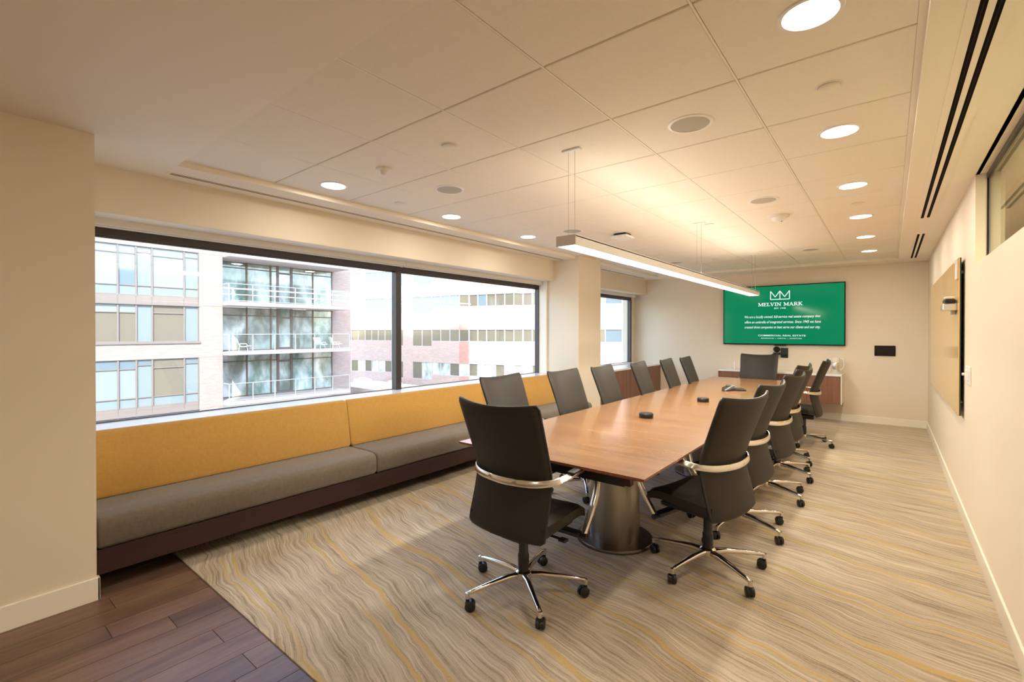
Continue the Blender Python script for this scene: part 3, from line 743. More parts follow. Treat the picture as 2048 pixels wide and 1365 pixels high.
for x, y, l in ((-0.826, 2.53, 'round ceiling speaker with grey grille, closest to the camera, right of the pendant lamp'), (-2.655, 2.53, 'round ceiling speaker left of the pendant lamp, between the two nearest window downlights'),
                (-0.826, 4.38, 'round ceiling speaker midway along the ceiling, right of the pendant lamp'), (-2.70, 4.41, 'round ceiling speaker midway along the ceiling, left of the pendant lamp'),
                (-0.826, 7.40, 'round ceiling speaker near the far wall, right of the pendant lamp'), (-2.655, 7.46, 'round ceiling speaker near the far wall, left of the pendant lamp')):
    ceil_speaker(x, y, l)
cap_ring = MB().lathe([(0.040, 0.0), (0.044, -0.003), (0.052, -0.002), (0.055, 0.0)], n=32, cap=False).mesh('rim', M['offwhite'], 40)
cap_disc = MB().lathe([(0.042, 0.0), (0.042, -0.008), (0.038, -0.011), (0.001, -0.0115)], n=32, cap=False).mesh('cover', M['offwhite'], 40)
def sprinkler(x, y, label):
    t = thing('sprinkler_cover', label, 'sprinkler', (x, y, T), 0, 'round sprinkler covers')
    link('rim', cap_ring, t); link('cover', cap_disc, t)
for x, y, l in ((-2.03, 1.93, 'round sprinkler cover in the ceiling tile left of the near end of the pendant lamp'), (-0.215, 2.53, 'round sprinkler cover between the two nearest right-hand downlights'),
                (-0.215, 4.98, 'round sprinkler cover between the third and fourth right-hand downlights'), (-0.222, 7.43, 'round sprinkler cover between the two farthest right-hand downlights'),
                (-1.44, 5.0, 'round sprinkler cover beside the middle cable of the pendant lamp'), (-2.05, 7.44, 'round sprinkler cover in the far ceiling left of the pendant lamp'), (-3.262, 2.53, 'round sprinkler cover between the two nearest window downlights')):
    sprinkler(x, y, l)
t = thing('occupancy_sensor', 'small white dome sensor on the ceiling near the closest window downlight', 'sensor', (-2.662, 1.93, T))
obj('base', MB().lathe([(0.052, 0.0), (0.050, -0.012), (0.030, -0.018)], n=32), M['offwhite'], t, 40)
obj('dome', MB().lathe([(0.024, -0.016), (0.024, -0.034), (0.018, -0.044), (0.001, -0.047)], n=24), M['white'], t, 50)
t = thing('smoke_detector', 'white smoke detector on the ceiling right of the far speaker grille', 'smoke detector', (-0.826, 5.05, T))
obj('base', MB().lathe([(0.095, 0.0), (0.093, -0.016), (0.07, -0.022)], n=36), M['offwhite'], t, 40)
obj('chamber', MB().lathe([(0.060, -0.020), (0.056, -0.040), (0.035, -0.056), (0.001, -0.060)], n=28), M['white'], t, 45)
obj('indicator', MB().lathe([(0.006, -0.052), (0.005, -0.062)], (0.03, 0.0, 0), n=10), M['gap'], t)
t = thing('wifi_access_point', 'square white wireless access point with dark base on the ceiling above the table', 'access point', (-2.345, 4.90, T))
obj('mount', bx(-0.075, -0.075, -0.022, 0.075, 0.075, 0.0, bev=0.01), M['black'], t)
obj('cover', bx(-0.10, -0.10, -0.052, 0.10, 0.10, -0.022, bev=0.013, seg=3), M['white'], t, 40)
# slot diffusers
def slot(x, y0, y1, w, label, slots, flange):
    t = thing('slot_diffuser', label, 'air vent', (x, y0, S))
    L = y1 - y0
    mb = MB(); xs_ = [-flange]
    for c, hw_ in slots: xs_ += [c - hw_, c + hw_]
    xs_.append(flange)
    for a, b in zip(xs_[::2], xs_[1::2]): mb.box(a, 0, -0.003, b, L, 0.002)
    mb.box(-flange, -0.02, -0.003, flange, 0, 0.002); mb.box(-flange, L, -0.003, flange, L + 0.02, 0.002)
    obj('flange', mb, M['ceil_paint'], t)
    for c, hw_ in slots:
        sl = obj('slot', bx(c - hw_, 0, -0.0034, c + hw_, L, 0.004), M['slot'], t)
        mb = MB().box(c - hw_ * 0.2, 0.0, -0.0042, c + hw_ * 0.2, L, 0.003); obj('vane', mb, M['slotvane'], sl)
slot(-3.752, 1.02, 5.86, 0.06, 'long double slot air vent above the large window', [(-0.012, 0.0055), (0.012, 0.0055)], 0.035)
slot(-3.80, COLY1 + 0.1, 8.95, 0.06, 'shorter double slot air vent above the small far window', [(-0.012, 0.0055), (0.012, 0.0055)], 0.035)
slot(0.254, -1.2, 5.80, 0.09, 'long black double slot air vent in the ceiling along the right wall', [(-0.021, 0.0105), (0.021, 0.0105)], 0.062)
slot(0.264, 6.73, 8.85, 0.09, 'short black double slot air vent at the far end of the right-hand ceiling', [(-0.021, 0.0105), (0.021, 0.0105)], 0.050)

# pendant lamp
pl = thing('linear_pendant', 'long white linear pendant lamp hanging over the table', 'pendant lamp', (-1.50, 2.38, 1.962))
PL = 7.37 - 2.38; pw_ = 0.068
mb = MB().box(-pw_, 0, 0.0, -pw_ + 0.006, PL, 0.062).box(pw_ - 0.006, 0, 0.0, pw_, PL, 0.062).box(-pw_, 0.0, 0.050, pw_, PL, 0.056)
obj('housing', mb, M['pend'], pl)
for yy in (-0.006, PL): obj('end_cap', bx(-pw_, yy, 0.0, pw_, yy + 0.006, 0.062, bev=0.001, seg=1), M['pend'], pl)
obj('diffuser', bx(-pw_ + 0.006, 0.0, 0.003, pw_ - 0.006, PL, 0.008), M['pend_lens'], pl)
obj('up_diffuser', bx(-pw_ + 0.012, 0.3, 0.056, pw_ - 0.012, PL - 0.3, 0.059), M['up_lens'], pl)
for yy in (0.06, 2.50, 4.93):
    obj('cable', MB().cyl((-0.022, yy, 0.056), (-0.022, yy, T - 1.962), 0.0012, n=6), M['steel'], pl)
    obj('cable', MB().cyl((0.022, yy, 0.056), (0.022, yy, T - 1.962), 0.0012, n=6), M['steel'], pl)
    obj('canopy', bx(-0.06, yy - 0.02, T - 1.962 - 0.012, 0.06, yy + 0.02, T - 1.962, bev=0.003, seg=1), M['white'], pl)
lamp_light('pendant_lamp', 'AREA', (0, PL / 2, -0.002), PEND_W, 0.12, pl, size_y=PL - 0.02)
for sx in (-1, 1): lamp_light('pendant_uplight', 'AREA', (sx * 0.035, PL / 2, 0.068), PEND_UP_W, 0.05, pl, rot=(0, sx * R(109), 0), size_y=PL - 0.2)   # batwing uplight
# unseen fill lights added behind the camera to brighten the near room
for x, y in ((-1.1, -1.3), (-0.9, -2.6)):
    t = thing('downlight', 'added fill light behind the camera, %s' % ('nearer the table' if y > -1.5 else 'nearer the back wall'), 'downlight', (x, y, S))
    link('trim_ring', dl_ring, t); link('lens', dl_lens, t); lamp_light('downlight_lamp', 'AREA', (0, 0, -0.008), BACK_FILL_W, 0.15, t)
t = thing('corridor_light', 'ceiling lamp in the corridor beyond the clerestory glass', 'lamp', (1.4, 3.0, S))
obj('lens', bx(-0.3, -0.3, -0.01, 0.3, 0.3, 0.0), M['pend_lens'], t); lamp_light('corridor_lamp', 'AREA', (0, 0, -0.02), 60.0, 0.5, t)

# ================================================================== far wall: television, camera, touch panel
tv = thing('television', 'large wall-mounted television showing a green slide with white text', 'television', (-1.48, YF, 0))
tx0, tx1, tz0, tz1 = -0.925, 0.927, 1.222, 2.262; ty = -0.07
mb = MB().box(tx0, ty, tz0, tx1, -0.03, tz1, bev=0.004); obj('bezel', mb, M['bezel'], tv)
obj('wall_mount', bx(-0.3, -0.03, 1.5, 0.3, 0.0, 2.0), M['black'], tv)
obj('screen', bx(tx0 + 0.015, ty - 0.0015, tz0 + 0.020, tx1 - 0.015, ty + 0.002, tz1 - 0.015), M['screen'], tv)
obj('sensor_bar', bx(-0.09, ty + 0.002, tz0 - 0.012, 0.09, ty + 0.02, tz0 + 0.002, bev=0.003, seg=1), M['bezel'], tv)
yt = ty - 0.0022
OX = 1.48
def strokes(name, segs, wd):
    mb = MB()
    for (x0, z0, x1, z1, *ww) in segs:
        h = (ww[0] if ww else wd) / 2; dx, dz = x1 - x0, z1 - z0; L = math.hypot(dx, dz); nx, nz = -dz / L * h, dx / L * h
        mb.add([(x0 + nx, yt, z0 + nz), (x0 - nx, yt, z0 - nz), (x1 - nx, yt, z1 - nz), (x1 + nx, yt, z1 + nz)], [(0, 1, 2, 3)])
    return obj(name, mb, M['letters'], tv)
lx0, lx1, lz0, lz1 = -1.627 + OX, -1.338 + OX, 2.016, 2.160; lw = lx1 - lx0
def q(u, v): return (lx0 + u * lw, lz0 + v * (lz1 - lz0))
seg = []
for a, b in (((0, 0), (0, 1)), ((0, 1), (.25, .28)), ((.25, .28), (.5, 1)), ((.5, 1), (.75, .28)), ((.75, .28), (1, 1)), ((1, 1), (1, 0)), ((1, 0), (0, 0)), ((.5, 0), (.5, 1))):
    (x0, z0), (x1, z1) = q(*a), q(*b); seg.append((x0, z0, x1, z1))
strokes('slide_logo', seg, 0.013)
# slab-serif capitals for the heading, drawn in strokes (unit box 0..w, 0..1)
def serif(cx, z, w=0.34): return (cx - w / 2, z, cx + w / 2, z, 0.085)
GL = {
 'M': (1.05, [(0.17, 0, 0.17, 1, .10), (0.17, 1, 0.525, 0.12, .19), (0.525, 0.12, 0.88, 1, .10), (0.88, 0, 0.88, 1, .19), serif(.17, .04), serif(.10, .96, .28), serif(.88, .04), serif(.95, .96, .28)]),
 'E': (0.72, [(0.2, 0, 0.2, 1, .19), (0.06, .04, .66, .04, .085), (.06, .96, .64, .96, .085), (.2, .52, .5, .52, .085), (.65, 0, .65, .26, .07), (.63, .74, .63, 1, .07), (.5, .38, .5, .66, .06)]),
 'L': (0.68, [(0.2, 0, 0.2, 1, .19), (0.06, .04, .62, .04, .085), serif(.2, .96, .36), (.62, 0, .62, .30, .07)]),
 'V': (0.86, [(0.14, 1, 0.43, 0, .19), (0.72, 1, .43, 0, .10), serif(.16, .96), serif(.72, .96, .3)]),
 'I': (0.42, [(0.21, 0, 0.21, 1, .19), serif(.21, .04, .38), serif(.21, .96, .38)]),
 'N': (0.94, [(0.17, 0, .17, 1, .10), (.15, 1, .77, 0, .19), (.77, 0, .77, 1, .10), serif(.17, .04), serif(.1, .96, .24), serif(.77, .96)]),
 'A': (0.90, [(0.45, 1, .14, 0, .10), (.43, 1, .76, 0, .19), (.25, .33, .66, .33, .08), serif(.14, .04, .3), serif(.76, .04, .36)]),
 'R': (0.84, [(0.2, 0, .2, 1, .19), (.06, .96, .48, .96, .085), (.48, .96, .63, .84, .12), (.63, .84, .63, .64, .16), (.63, .64, .48, .5, .12), (.2, .5, .5, .5, .085), (.42, .5, .70, .04, .19), (.66, .04, .84, .04, .085), serif(.2, .04, .36)]),
 'K': (0.88, [(0.2, 0, .2, 1, .19), (.24, .44, .66, .96, .10), (.36, .58, .72, .04, .19), serif(.2, .04, .36), serif(.2, .96, .36), serif(.66, .96, .28), serif(.74, .04, .3)]),
 ' ': (0.42, []),
}
def heading(text, x0, x1, z0, h):
    tot = sum(GL[c][0] for c in text); k = (x1 - x0) / tot; cx_ = x0; segs = []
    for c in text:
        w_, ss = GL[c]
        for (a, b, c2, d, wd) in ss: segs.append((cx_ + a * k, z0 + b * h, cx_ + c2 * k, z0 + d * h, wd * (k + h) / 2))
        cx_ += w_ * k
    return segs
hk = (-1.143 + 1.822) / sum(GL[c][0] for c in 'MELVIN MARK'); hx = -1.822 + OX
for wd_ in ('MELVIN', 'MARK'):
    wl = sum(GL[c][0] for c in wd_) * hk
    for c in wd_:
        cw = GL[c][0] * hk; strokes('slide_letter', heading(c, hx, hx + cw, 1.902, 0.058), 0.01); hx += cw
    hx += GL[' '][0] * hk
def text_line(name, body, x0, x1, z0, size, shear=0.0, fat=0.0, spacing=1.0, fit=True):
    cu = bpy.data.curves.new(name, 'FONT'); cu.body = body; cu.size = size; cu.shear = shear; cu.offset = fat; cu.space_character = spacing; cu.resolution_u = 3
    tmp = bpy.data.objects.new(name, cu); COL.objects.link(tmp)
    me = bpy.data.meshes.new_from_object(tmp.evaluated_get(bpy.context.evaluated_depsgraph_get()))
    bpy.data.objects.remove(tmp); bpy.data.curves.remove(cu)
    xs_ = [v.co.x for v in me.vertices]; a, b = min(xs_), max(xs_); k = (x1 - x0) / (b - a)
    for v in me.vertices: v.co = Vector((x0 + (v.co.x - a) * k, yt, z0 + v.co.y))
    me.materials.clear(); me.materials.append(M['letters']); me.update()
    return link(name, me, tv)
text_line('slide_text', 'EST. 1945', -1.569 + OX, -1.394 + OX, 1.849, 0.032, fat=0.0005)
for zz, ln, x1_ in ((1.694, 'We are a locally owned, full-service real estate company that', -0.889), (1.602, 'offers an umbrella of integrated services. Since 1945 we have', -0.884), (1.511, 'created three companies to best serve our clients and our city.', -0.893)):
    text_line('slide_text', ln, -2.041 + OX, x1_ + OX, zz, 0.062, shear=0.28, fat=0.0004)
text_line('slide_text', 'COMMERCIAL REAL ESTATE', -1.822 + OX, -1.099 + OX, 1.372, 0.040, fat=0.0002)
text_line('slide_text', 'BROKERAGE  |  CAPITAL  |  INVESTORS', -1.771 + OX, -1.154 + OX, 1.329, 0.021, fat=0.0002)

vc = thing('video_camera', 'black pan-tilt video camera on a wall bracket under the television', 'camera', (-1.42, YF, 1.0))
obj('bracket', bx(-0.055, -0.022, 0.0, 0.055, 0.0, 0.17, bev=0.004), M['black'], vc)
obj('shelf', bx(-0.17, -0.16, 0.052, 0.03, -0.02, 0.066, bev=0.003, seg=1), M['black'], vc)
obj('camera_base', MB().lathe([(0.055, 0.066), (0.058, 0.075), (0.052, 0.092)], (-0.105, -0.09, 0), 28), M['black'], vc, 40)
hd = obj('camera_head', MB().lathe([(0.001, -0.052), (0.03, -0.045), (0.052, -0.02), (0.056, 0.0), (0.052, 0.02), (0.03, 0.045), (0.001, 0.052)], (-0.105, -0.09, 0.145), 28, cap=False), M['black'], vc, 60)
obj('lens', MB().cyl((-0.105, -0.135, 0.147), (-0.105, -0.160, 0.147), 0.030, 0.027, 24).cyl((-0.105, -0.158, 0.147), (-0.105, -0.1615, 0.147), 0.02, 0.018, 24), M['bezel'], hd, 40)

wp = thing('touch_panel', 'black rectangular touch panel on the far wall right of the television', 'control panel', (-0.054, YF, 1.155))
obj('frame', bx(-0.128, -0.022, -0.080, 0.128, 0.0, 0.080, bev=0.005), M['bezel'], wp)
M['panel_screen'] = mat('panel_screen', (0.012, 0.008, 0.010), 0.08)
obj('screen', bx(-0.116, -0.0235, -0.068, 0.116, -0.0215, 0.068), M['panel_screen'], wp)

# on the credenza
cf = thing('vacuum_carafe', 'brushed steel vacuum carafe with white lid on the right end of the credenza', 'carafe', (-0.668, 9.08, 0.785))
obj('body', MB().lathe([(0.060, 0.0), (0.064, 0.006), (0.064, 0.165), (0.060, 0.178), (0.048, 0.192)], n=32), M['armband'], cf, 40)
obj('lid', MB().lathe([(0.060, 0.178), (0.061, 0.190), (0.061, 0.245), (0.054, 0.256), (0.01, 0.258)], n=32), M['offwhite'], cf, 40)
obj('handle', MB().sweep(spline([(0.058, 0, 0.235), (0.098, 0, 0.232), (0.108, 0, 0.18), (0.104, 0, 0.10), (0.062, 0, 0.06)], 4), 0.022, 0.012, [(0, 0, 1) if i < 5 else (1, 0, 0) for i in range(17)]), M['white'], cf, 45)
obj('spout', MB().prism([(-0.056, -0.018), (-0.088, -0.006), (-0.088, 0.006), (-0.056, 0.018)], 0.215, 0.246), M['white'], cf)
rm = thing('white_bottle', 'slim white bottle standing on the left part of the credenza', 'bottle', (-2.152, 9.02, 0.785))
obj('body', MB().lathe([(0.019, 0.0), (0.021, 0.004), (0.021, 0.110), (0.012, 0.128)], n=20), M['white'], rm, 40)
obj('cap', MB().lathe([(0.012, 0.126), (0.013, 0.130), (0.013, 0.162), (0.009, 0.168)], n=16), M['offwhite'], rm, 40)

# ================================================================== right wall: glass board, holder, switch
gb = thing('glass_board', 'large yellow glass marker board on the right wall', 'marker board', (XR, 6.5, 0.8))
y0_, y1_ = 4.98 - 6.5, 8.10 - 6.5
obj('glass_sheet', bx(-0.036, y0_, 0.0, -0.028, y1_, 1.225, bev=0.001, seg=1), M['gboard'], gb)
obj('back_edge', bx(-0.028, y0_ + 0.001, 0.002, -0.020, y1_ - 0.001, 1.223), M['gedge'], gb)
for yy in (y0_ + 0.12, 0.0, y1_ - 0.12):
    for zz in (0.1, 1.12): obj('standoff', MB().cyl((-0.02, yy, zz), (0, yy, zz), 0.012, n=14), M['steel'], gb, 40)
hl = thing('marker_holder', 'chrome marker and eraser holder stuck to the near end of the yellow board', 'holder', (XR - 0.036, 5.13, 1.62))
obj('tray', bx(-0.085, -0.06, 0.0, 0.0, 0.16, 0.055, bev=0.006), M['armband'], hl)
obj('eraser', bx(-0.075, -0.045, 0.055, -0.005, 0.10, 0.092, bev=0.01), M['black'], hl)
obj('eraser_top', bx(-0.07, -0.035, 0.092, -0.012, 0.09, 0.112, bev=0.008), M['offwhite'], hl)
obj('clip', bx(-0.03, 0.0, -0.03, 0.0, 0.05, 0.0, bev=0.004), M['steel'], hl)
cp = thing('paper_clip_strip', 'narrow white magnetic strip at the top near corner of the yellow board', 'strip', (XR - 0.036, 5.05, 1.86))
obj('strip', bx(-0.012, -0.035, 0.0, 0.0, 0.045, 0.155, bev=0.004), M['white'], cp)
obj('grip', bx(-0.020, -0.030, 0.125, -0.010, 0.04, 0.150, bev=0.003), M['offwhite'], cp)
sw = thing('light_switch', 'white light switch plate on the right wall below the end of the yellow board', 'switch', (XR, 4.72, 1.135))
obj('plate', bx(-0.008, -0.125, -0.065, 0.0, 0.125, 0.065, bev=0.003), M['white'], sw)
for yy in (-0.075, -0.0, 0.075): obj('rocker', bx(-0.015, yy - 0.018, -0.035, -0.007, yy + 0.018, 0.035, bev=0.002, seg=1), M['white'], sw)
obj('dimmer_knob', MB().cyl((-0.008, 0.108, 0.0), (-0.028, 0.108, 0.0), 0.012, 0.010, 16), M['white'], sw, 40)

# ================================================================== outside
st = MB().box(-90, -40, -14.4, -4.5, 80, -14.0)
tag(obj('street', st, M['asphalt']), 'grey street far below the windows', 'street', kind='structure')
mb = MB(); mb.box(-4.75, -30, -14.0, -4.45, 40, -0.1); mb.box(-4.75, -30, 2.9, -4.45, 40, 9.0); mb.box(-4.75, -30, -0.1, -4.45, -3.6, 2.75); mb.box(-4.75, 10.6, -0.1, -4.45, 40, 2.75)
struct('wall_exterior', mb, M['brickhost'])
tw_ = MB().prism([(0.0, -5.1), (0.0, -15.0), (15.5, -24.0), (15.5, -1.7)], 3.0, 69.7)   # unseen block added behind the camera to shade the office building
struct('shadow_tower', tw_, M['brickhost'])
rf = MB().box(-4.75, -30, 2.80, 12.0, 40, 3.0); struct('ceiling_roof', rf, M['asphalt'])

# --- building with balconies across the street
b1 = thing('apartment_building', 'pale pink brick building with curtain windows and glass balconies directly across the street', 'building', (-38, 0, -14))
ZO = 14.0
def part_box(name, m, parent, *a): return obj(name, bx(*a), m, parent)
F1 = 0.0   # facade plane in local x
def z(v): return v + ZO
ycols = [3.9, 5.66, 7.52, 8.45, 9.30, 11.11, 11.98]
mb = MB(); D = -0.5
mb.box(D, -14, 0, 0, 3.9, z(16)); mb.box(D, 12.0, 0, 0, 13.5, z(16))
for a, b in ((7.02, 16.0), (-0.36, 0.64), (-14.0, -6.6)): mb.box(D, 3.9, z(a), 0, 12.0, z(b))
obj('brick_wall', mb, M['brick1'], b1)
for zz in (7.02, 3.32, -0.33, -3.95): obj('control_joint', bx(-0.02, 12.02, z(zz) - 0.02, 0.012, 13.5, z(zz) + 0.02), M['brick3'], b1)
def facade_window(y0, y1, rows, fr=0.045, x=-0.10, m='mullion'):
    """rows: list of (z0, z1, pane material)"""
    mb = MB(); za, zb_ = rows[0][0], rows[-1][1]
    mb.box(x - 0.06, y0, z(za), x + 0.07, y0 + fr, z(zb_)); mb.box(x - 0.06, y1 - fr, z(za), x + 0.07, y1, z(zb_))
    for r in rows: mb.box(x - 0.06, y0 + fr, z(r[0]) - 0.025, x + 0.05, y1 - fr, z(r[0]) + 0.03)
    mb.box(x - 0.06, y0 + fr, z(rows[-1][1]) - 0.05, x + 0.05, y1 - fr, z(rows[-1][1]))
    wn = obj('window', mb, M[m], b1)
    for r in rows: obj('pane', bx(x - 0.03, y0 + fr, z(r[0]) + 0.03, x, y1 - fr, z(r[1]) - 0.025), M[r[2]], wn)
for i, (a, b) in enumerate(zip(ycols, ycols[1:])):
    op = i in (3, 5)
    if op:
        facade_window(a, b, [(3.85, 4.46, 'fg_opal'), (4.46, 6.62, 'fg_opal'), (6.62, 7.0, 'fg_blue')])
        facade_window(a, b, [(0.80, 3.26, 'fg_opal')])
        facade_window(a, b, [(-3.48, -2.86, 'fg_opal'), (-2.86, -0.75, 'fg_opal'), (-0.75, -0.37, 'fg_blue')])
    else:
        facade_window(a, b, [(3.85, 4.46, 'fg_opal'), (4.46, 6.50, 'fg_blind' if i != 2 else 'fg_blue'), (6.50, 7.0, 'fg_blue')])
        facade_window(a, b, [(0.80, 2.70, 'fg_warm'), (2.70, 3.26, 'fg_blind' if i != 4 else 'fg_warm')])
        facade_window(a, b, [(-3.48, -2.86, 'fg_opal'), (-2.86, -0.96, 'fg_warm' if i == 4 else 'fg_blind'), (-0.96, -0.37, 'fg_warm' if i == 4 else 'fg_blue')])
    facade_window(a, b, [(-6.5, -4.05, 'fg_warm' if i < 3 else 'fg_opal')])
    for zz in ((3.28, 3.84), (-4.03, -3.50)): obj('spandrel', bx(-0.14, a + 0.004, z(zz[0]), -0.05, b - 0.004, z(zz[1]), bev=0.01, seg=1), M['spandrel'], b1)
obj('sill_band', bx(-0.12, 3.9, z(0.64), 0.06, 12.06, z(0.80)), M['mullion'], b1)
obj('head_band', bx(-0.12, 3.9, z(-4.05), 0.03, 12.0, z(-3.95)), M['mullion'], b1)
obj('head_band', bx(-0.12, 3.9, z(3.22), 0.03, 12.0, z(3.30)), M['mullion'], b1)
# recessed balcony bay
gxl = -1.6
mb = MB(); mb.box(gxl - 0.4, 23.05, 0, gxl, 24.95, z(16)); mb.box(-9, 24.5, 0, gxl - 0.4, 24.95, z(16)); mb.box(gxl - 0.3, 13.4, 0, gxl - 0.1, 13.9, z(16)); mb.box(gxl - 0.1, 13.3, 0, D, 13.5, z(16))
obj('brick_wall', mb, M['brick2'], b1)
slabs = [(10.85, 10.50), (7.24, 6.90), (3.66, 3.36), (-0.03, -0.26), (-3.63, -3.90)]
for (zt, zb_) in slabs:
    obj('balcony_slab', bx(gxl, 13.53, z(zb_), 1.0, 23.28, z(zt), bev=0.02, seg=1), M['concrete'], b1)
gy = [13.5, 15.77, 17.61, 18.14, 19.36, 21.22, 23.05]
for k, ((zt, _), (_, zu)) in enumerate(zip(slabs[1:], slabs[:-1])):
    tz = zt + 2.72
    for i, (a, b) in enumerate(zip(gy, gy[1:])):
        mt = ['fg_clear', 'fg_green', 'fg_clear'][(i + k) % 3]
        if i == 3:
            mb = MB()
            mb.box(gxl - 0.02, a, z(zt), gxl + 0.10, a + 0.13, z(zu)); mb.box(gxl - 0.02, b - 0.13, z(zt), gxl + 0.10, b, z(zu)); mb.box(gxl - 0.02, a + .13, z(tz) - 0.14, gxl + 0.10, b - .13, z(tz))
            mb.box(gxl - 0.02, a + .13, z(zt), gxl + 0.10, b - .13, z(zt) + 0.2)
            dr = obj('balcony_door', mb, M['spandrel'], b1)
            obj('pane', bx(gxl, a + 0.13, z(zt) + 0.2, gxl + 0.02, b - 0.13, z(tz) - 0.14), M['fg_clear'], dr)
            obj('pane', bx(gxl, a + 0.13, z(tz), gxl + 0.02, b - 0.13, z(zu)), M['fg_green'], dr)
        else:
            mb = MB(); f = 0.05
            mb.box(gxl - 0.02, a, z(zt), gxl + 0.10, a + f, z(zu)); mb.box(gxl - 0.02, b - f, z(zt), gxl + 0.10, b, z(zu))
            for q_ in (zt, tz, zu - 0.08): mb.box(gxl - 0.02, a + f, z(q_), gxl + 0.08, b - f, z(q_) + 0.07)
            wn = obj('window', mb, M['bronze'], b1)
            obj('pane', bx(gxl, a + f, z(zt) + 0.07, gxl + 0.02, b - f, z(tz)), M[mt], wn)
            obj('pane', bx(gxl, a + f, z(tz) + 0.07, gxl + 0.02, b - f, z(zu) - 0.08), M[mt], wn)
    # glass railing
    h = 1.30; mb = MB()
    mb.box(0.93, 13.56, z(zt + h) - 0.03, 0.98, 23.26, z(zt + h) + 0.02); mb.box(0.0, 13.56, z(zt + h) - 0.03, 0.96, 13.61, z(zt + h) + 0.02); mb.box(0.0 - 1.6, 23.21, z(zt + h) - 0.03, 0.96, 23.26, z(zt + h) + 0.02)
    mb.box(0.93, 13.56, z(zt) + 0.06, 0.97, 23.26, z(zt) + 0.10)
    rl = obj('railing', mb, M['rail'], b1)
    for j in range(7):
        yy = 13.58 + j * (9.66 / 6); obj('post', bx(0.93, yy - 0.03, z(zt), 0.98, yy + 0.03, z(zt + h)), M['rail'], rl)
        if j < 6: obj('glass_panel', bx(0.945, yy + 0.04, z(zt) + 0.10, 0.957, yy + 9.66 / 6 - 0.04, z(zt + h) - 0.03), M['rail_glass'], rl)
# balcony furniture
M['white_outdoor'] = mat('white_outdoor_plastic', (0.88, 0.88, 0.88), 0.5)
def lounge(x, y, rz, label):
    t = thing('lounge_chair', label, 'chair', (x, y, -0.03), rz)
    obj('shell', MB().sweep(spline([(-0.42, 0, 1.0), (-0.30, 0, 0.72), (-0.16, 0, 0.42), (0.1, 0, 0.36), (0.42, 0, 0.42), (0.55, 0, 0.40)], 5), 0.72, 0.06, [(1, 0, 0.6)] * 10 + [(0.3, 0, 1)] * 16, round_=0.6), M['white_outdoor'], t, 50)
    for sx in (-0.25, 0.35):
        for sy in (-0.28, 0.28): obj('leg', MB().cyl((sx, sy, 0), (sx * 0.8, sy * 0.8, 0.38), 0.02, n=8), M['white_outdoor'], t)
    for sy in (-0.38, 0.38): obj('armrest', MB().sweep([(-0.2, sy, 0.40), (-0.15, sy, 0.60), (0.25, sy, 0.58), (0.34, sy, 0.40)], 0.05, 0.04, (0, 1, 0)), M['white_outdoor'], t)
lounge(-37.75, 14.75, math.radians(70), 'white lounge chair at the left end of the middle balcony across the street')
lounge(-37.8, 20.9, math.radians(110), 'white lounge chair at the right part of the middle balcony across the street')
lounge(-37.8, 22.25, math.radians(80), 'white lounge chair at the right end of the middle balcony across the street')

# --- faceted brick building beyond
b2 = thing('office_building', 'faceted pink brick office building with window bands, seen beyond the balcony building', 'building', (-40, 38, -14))
facets = [((-56.5, 31.8), (-51.8, 34.7), 6, 0, 'brick2'), ((-51.8, 34.7), (-47.7, 35.7), 4, 0, 'brick2'), ((-47.7, 35.7), (-45.98, 36.12), 3, 1, 'brick2'), ((-45.98, 36.12), (-44.7, 36.5), 0, 0, 'brick2'),
          ((-44.7, 36.5), (-41.8, 36.96), 2, 1, 'brick2'), ((-41.8, 36.96), (-37.5, 37.2), 3, 0, 'brick2'), ((-37.5, 37.2), (-36.75, 38.0), 1, 0, 'brick3'),
          ((-36.75, 38.0), (-31.2, 39.1), 5, 0, 'brick2'), ((-31.2, 39.1), (-30.65, 40.0), 1, 0, 'brick3'), ((-30.65, 40.0), (-26.6, 41.0), 4, 0, 'brick2'),
          ((-26.6, 41.0), (-25.9, 42.2), 1, 0, 'brick3'), ((-25.9, 42.2), (-22.5, 43.1), 3, 0, 'brick2'), ((-22.5, 43.1), (-18.0, 45.3), 3, 0, 'brick2')]
bands = [(7.62, 8.95), (4.25, 5.62), (0.34, 1.72), (-3.55, -2.10), (-7.4, -5.95)]
pm = [['fg_blue'], ['fg_blue', 'fg_blue', 'fg_brown'], ['fg_brown'], ['fg_green', 'fg_brown', 'fg_clear'], ['fg_brown']]  # pane colours by floor paint in the reflected sky and buildings
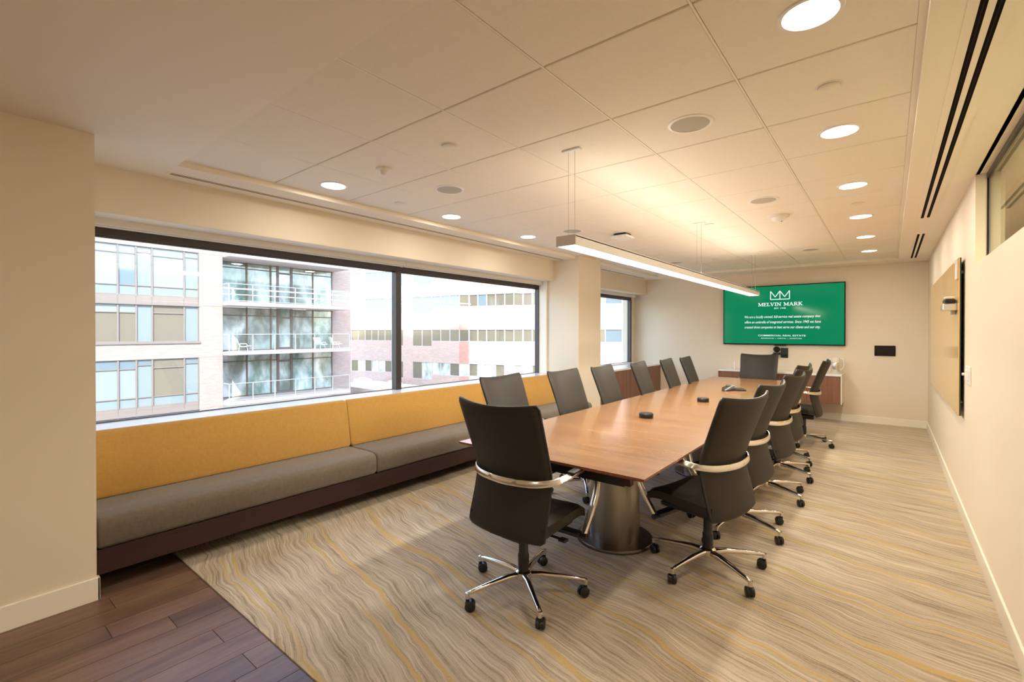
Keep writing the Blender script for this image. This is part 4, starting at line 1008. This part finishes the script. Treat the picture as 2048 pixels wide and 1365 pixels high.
for fi, ((x0, y0), (x1, y1), n, tall, bm_) in enumerate(facets):
    A = Vector((x0 + 40, y0 - 38, 0)); B = Vector((x1 + 40, y1 - 38, 0)); d = B - A; L = d.length; u = d / L; nrm = Vector((u.y, -u.x, 0))
    def fbox(mb, a, b, z0, z1, t0, t1):
        vs = []
        for zz in (z0, z1):
            for s_, t_ in ((a, t0), (b, t0), (b, t1), (a, t1)):
                p = A + u * s_ + nrm * t_; vs.append((p.x, p.y, z(zz)))
        mb.add(vs, [(0, 3, 2, 1), (4, 5, 6, 7), (0, 1, 5, 4), (1, 2, 6, 5), (2, 3, 7, 6), (3, 0, 4, 7)])
    mb = MB(); lev = []
    if n:
        zc = 14.0
        for (za, zb_) in bands:
            zl = za - (0.62 if tall else 0.0)
            fbox(mb, 0, L, zb_, zc, -0.5, 0); zc = zl; lev.append((zl, zb_))
        fbox(mb, 0, L, -14, zc, -0.5, 0)
    else: fbox(mb, 0, L, -14, 14, -0.5, 0)
    obj('brick_wall', mb, M[bm_], b2)
    for bi, (zl, zh) in enumerate(lev):
        mb = MB(); f = 0.05; wd = L / n
        for k in range(n + 1): fbox(mb, max(0, k * wd - f), min(L, k * wd + f), zl, zh, -0.16, -0.03)
        fbox(mb, 0, L, zl, zl + 0.06, -0.15, -0.02); fbox(mb, 0, L, zh - 0.06, zh, -0.15, -0.02)
        wn = obj('window', mb, M['stone'], b2)
        for k in range(n):
            pmx = MB(); fbox(pmx, k * wd + f, (k + 1) * wd - f, zl + 0.06, zh - 0.06, -0.12, -0.09)
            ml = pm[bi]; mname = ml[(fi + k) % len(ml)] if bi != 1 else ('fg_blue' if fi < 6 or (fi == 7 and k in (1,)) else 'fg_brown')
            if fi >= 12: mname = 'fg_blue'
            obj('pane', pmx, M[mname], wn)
# low white roof between the buildings
an = thing('annex_roof', 'low white flat roof with small units at the foot of the office building', 'roof', (-44, 31, -14))
obj('roof_slab', bx(-7, -3.2, 0, 7.5, 4.2, 9.3), M['roof_white'], an)
obj('parapet', MB().box(-7, -3.4, 9.3, 7.5, -3.2, 9.7).box(7.4, -3.2, 9.3, 7.6, 4.2, 9.7), M['concrete'], an)
for xx, yy, s_ in ((-3.5, 0.5, 1.0), (0.3, 1.6, 0.7), (3.6, 0.2, 0.85)):
    un = obj('roof_unit', bx(xx - s_, yy - 0.6 * s_, 9.3, xx + s_, yy + 0.6 * s_, 9.3 + 0.7 * s_, bev=0.05, seg=1), M['white_outdoor'], an)
    obj('fan_cowl', MB().lathe([(0.4 * s_, 0), (0.42 * s_, 0.12), (0.3 * s_, 0.2)], (xx, yy, 9.3 + 0.7 * s_), 16), M['concrete'], un)
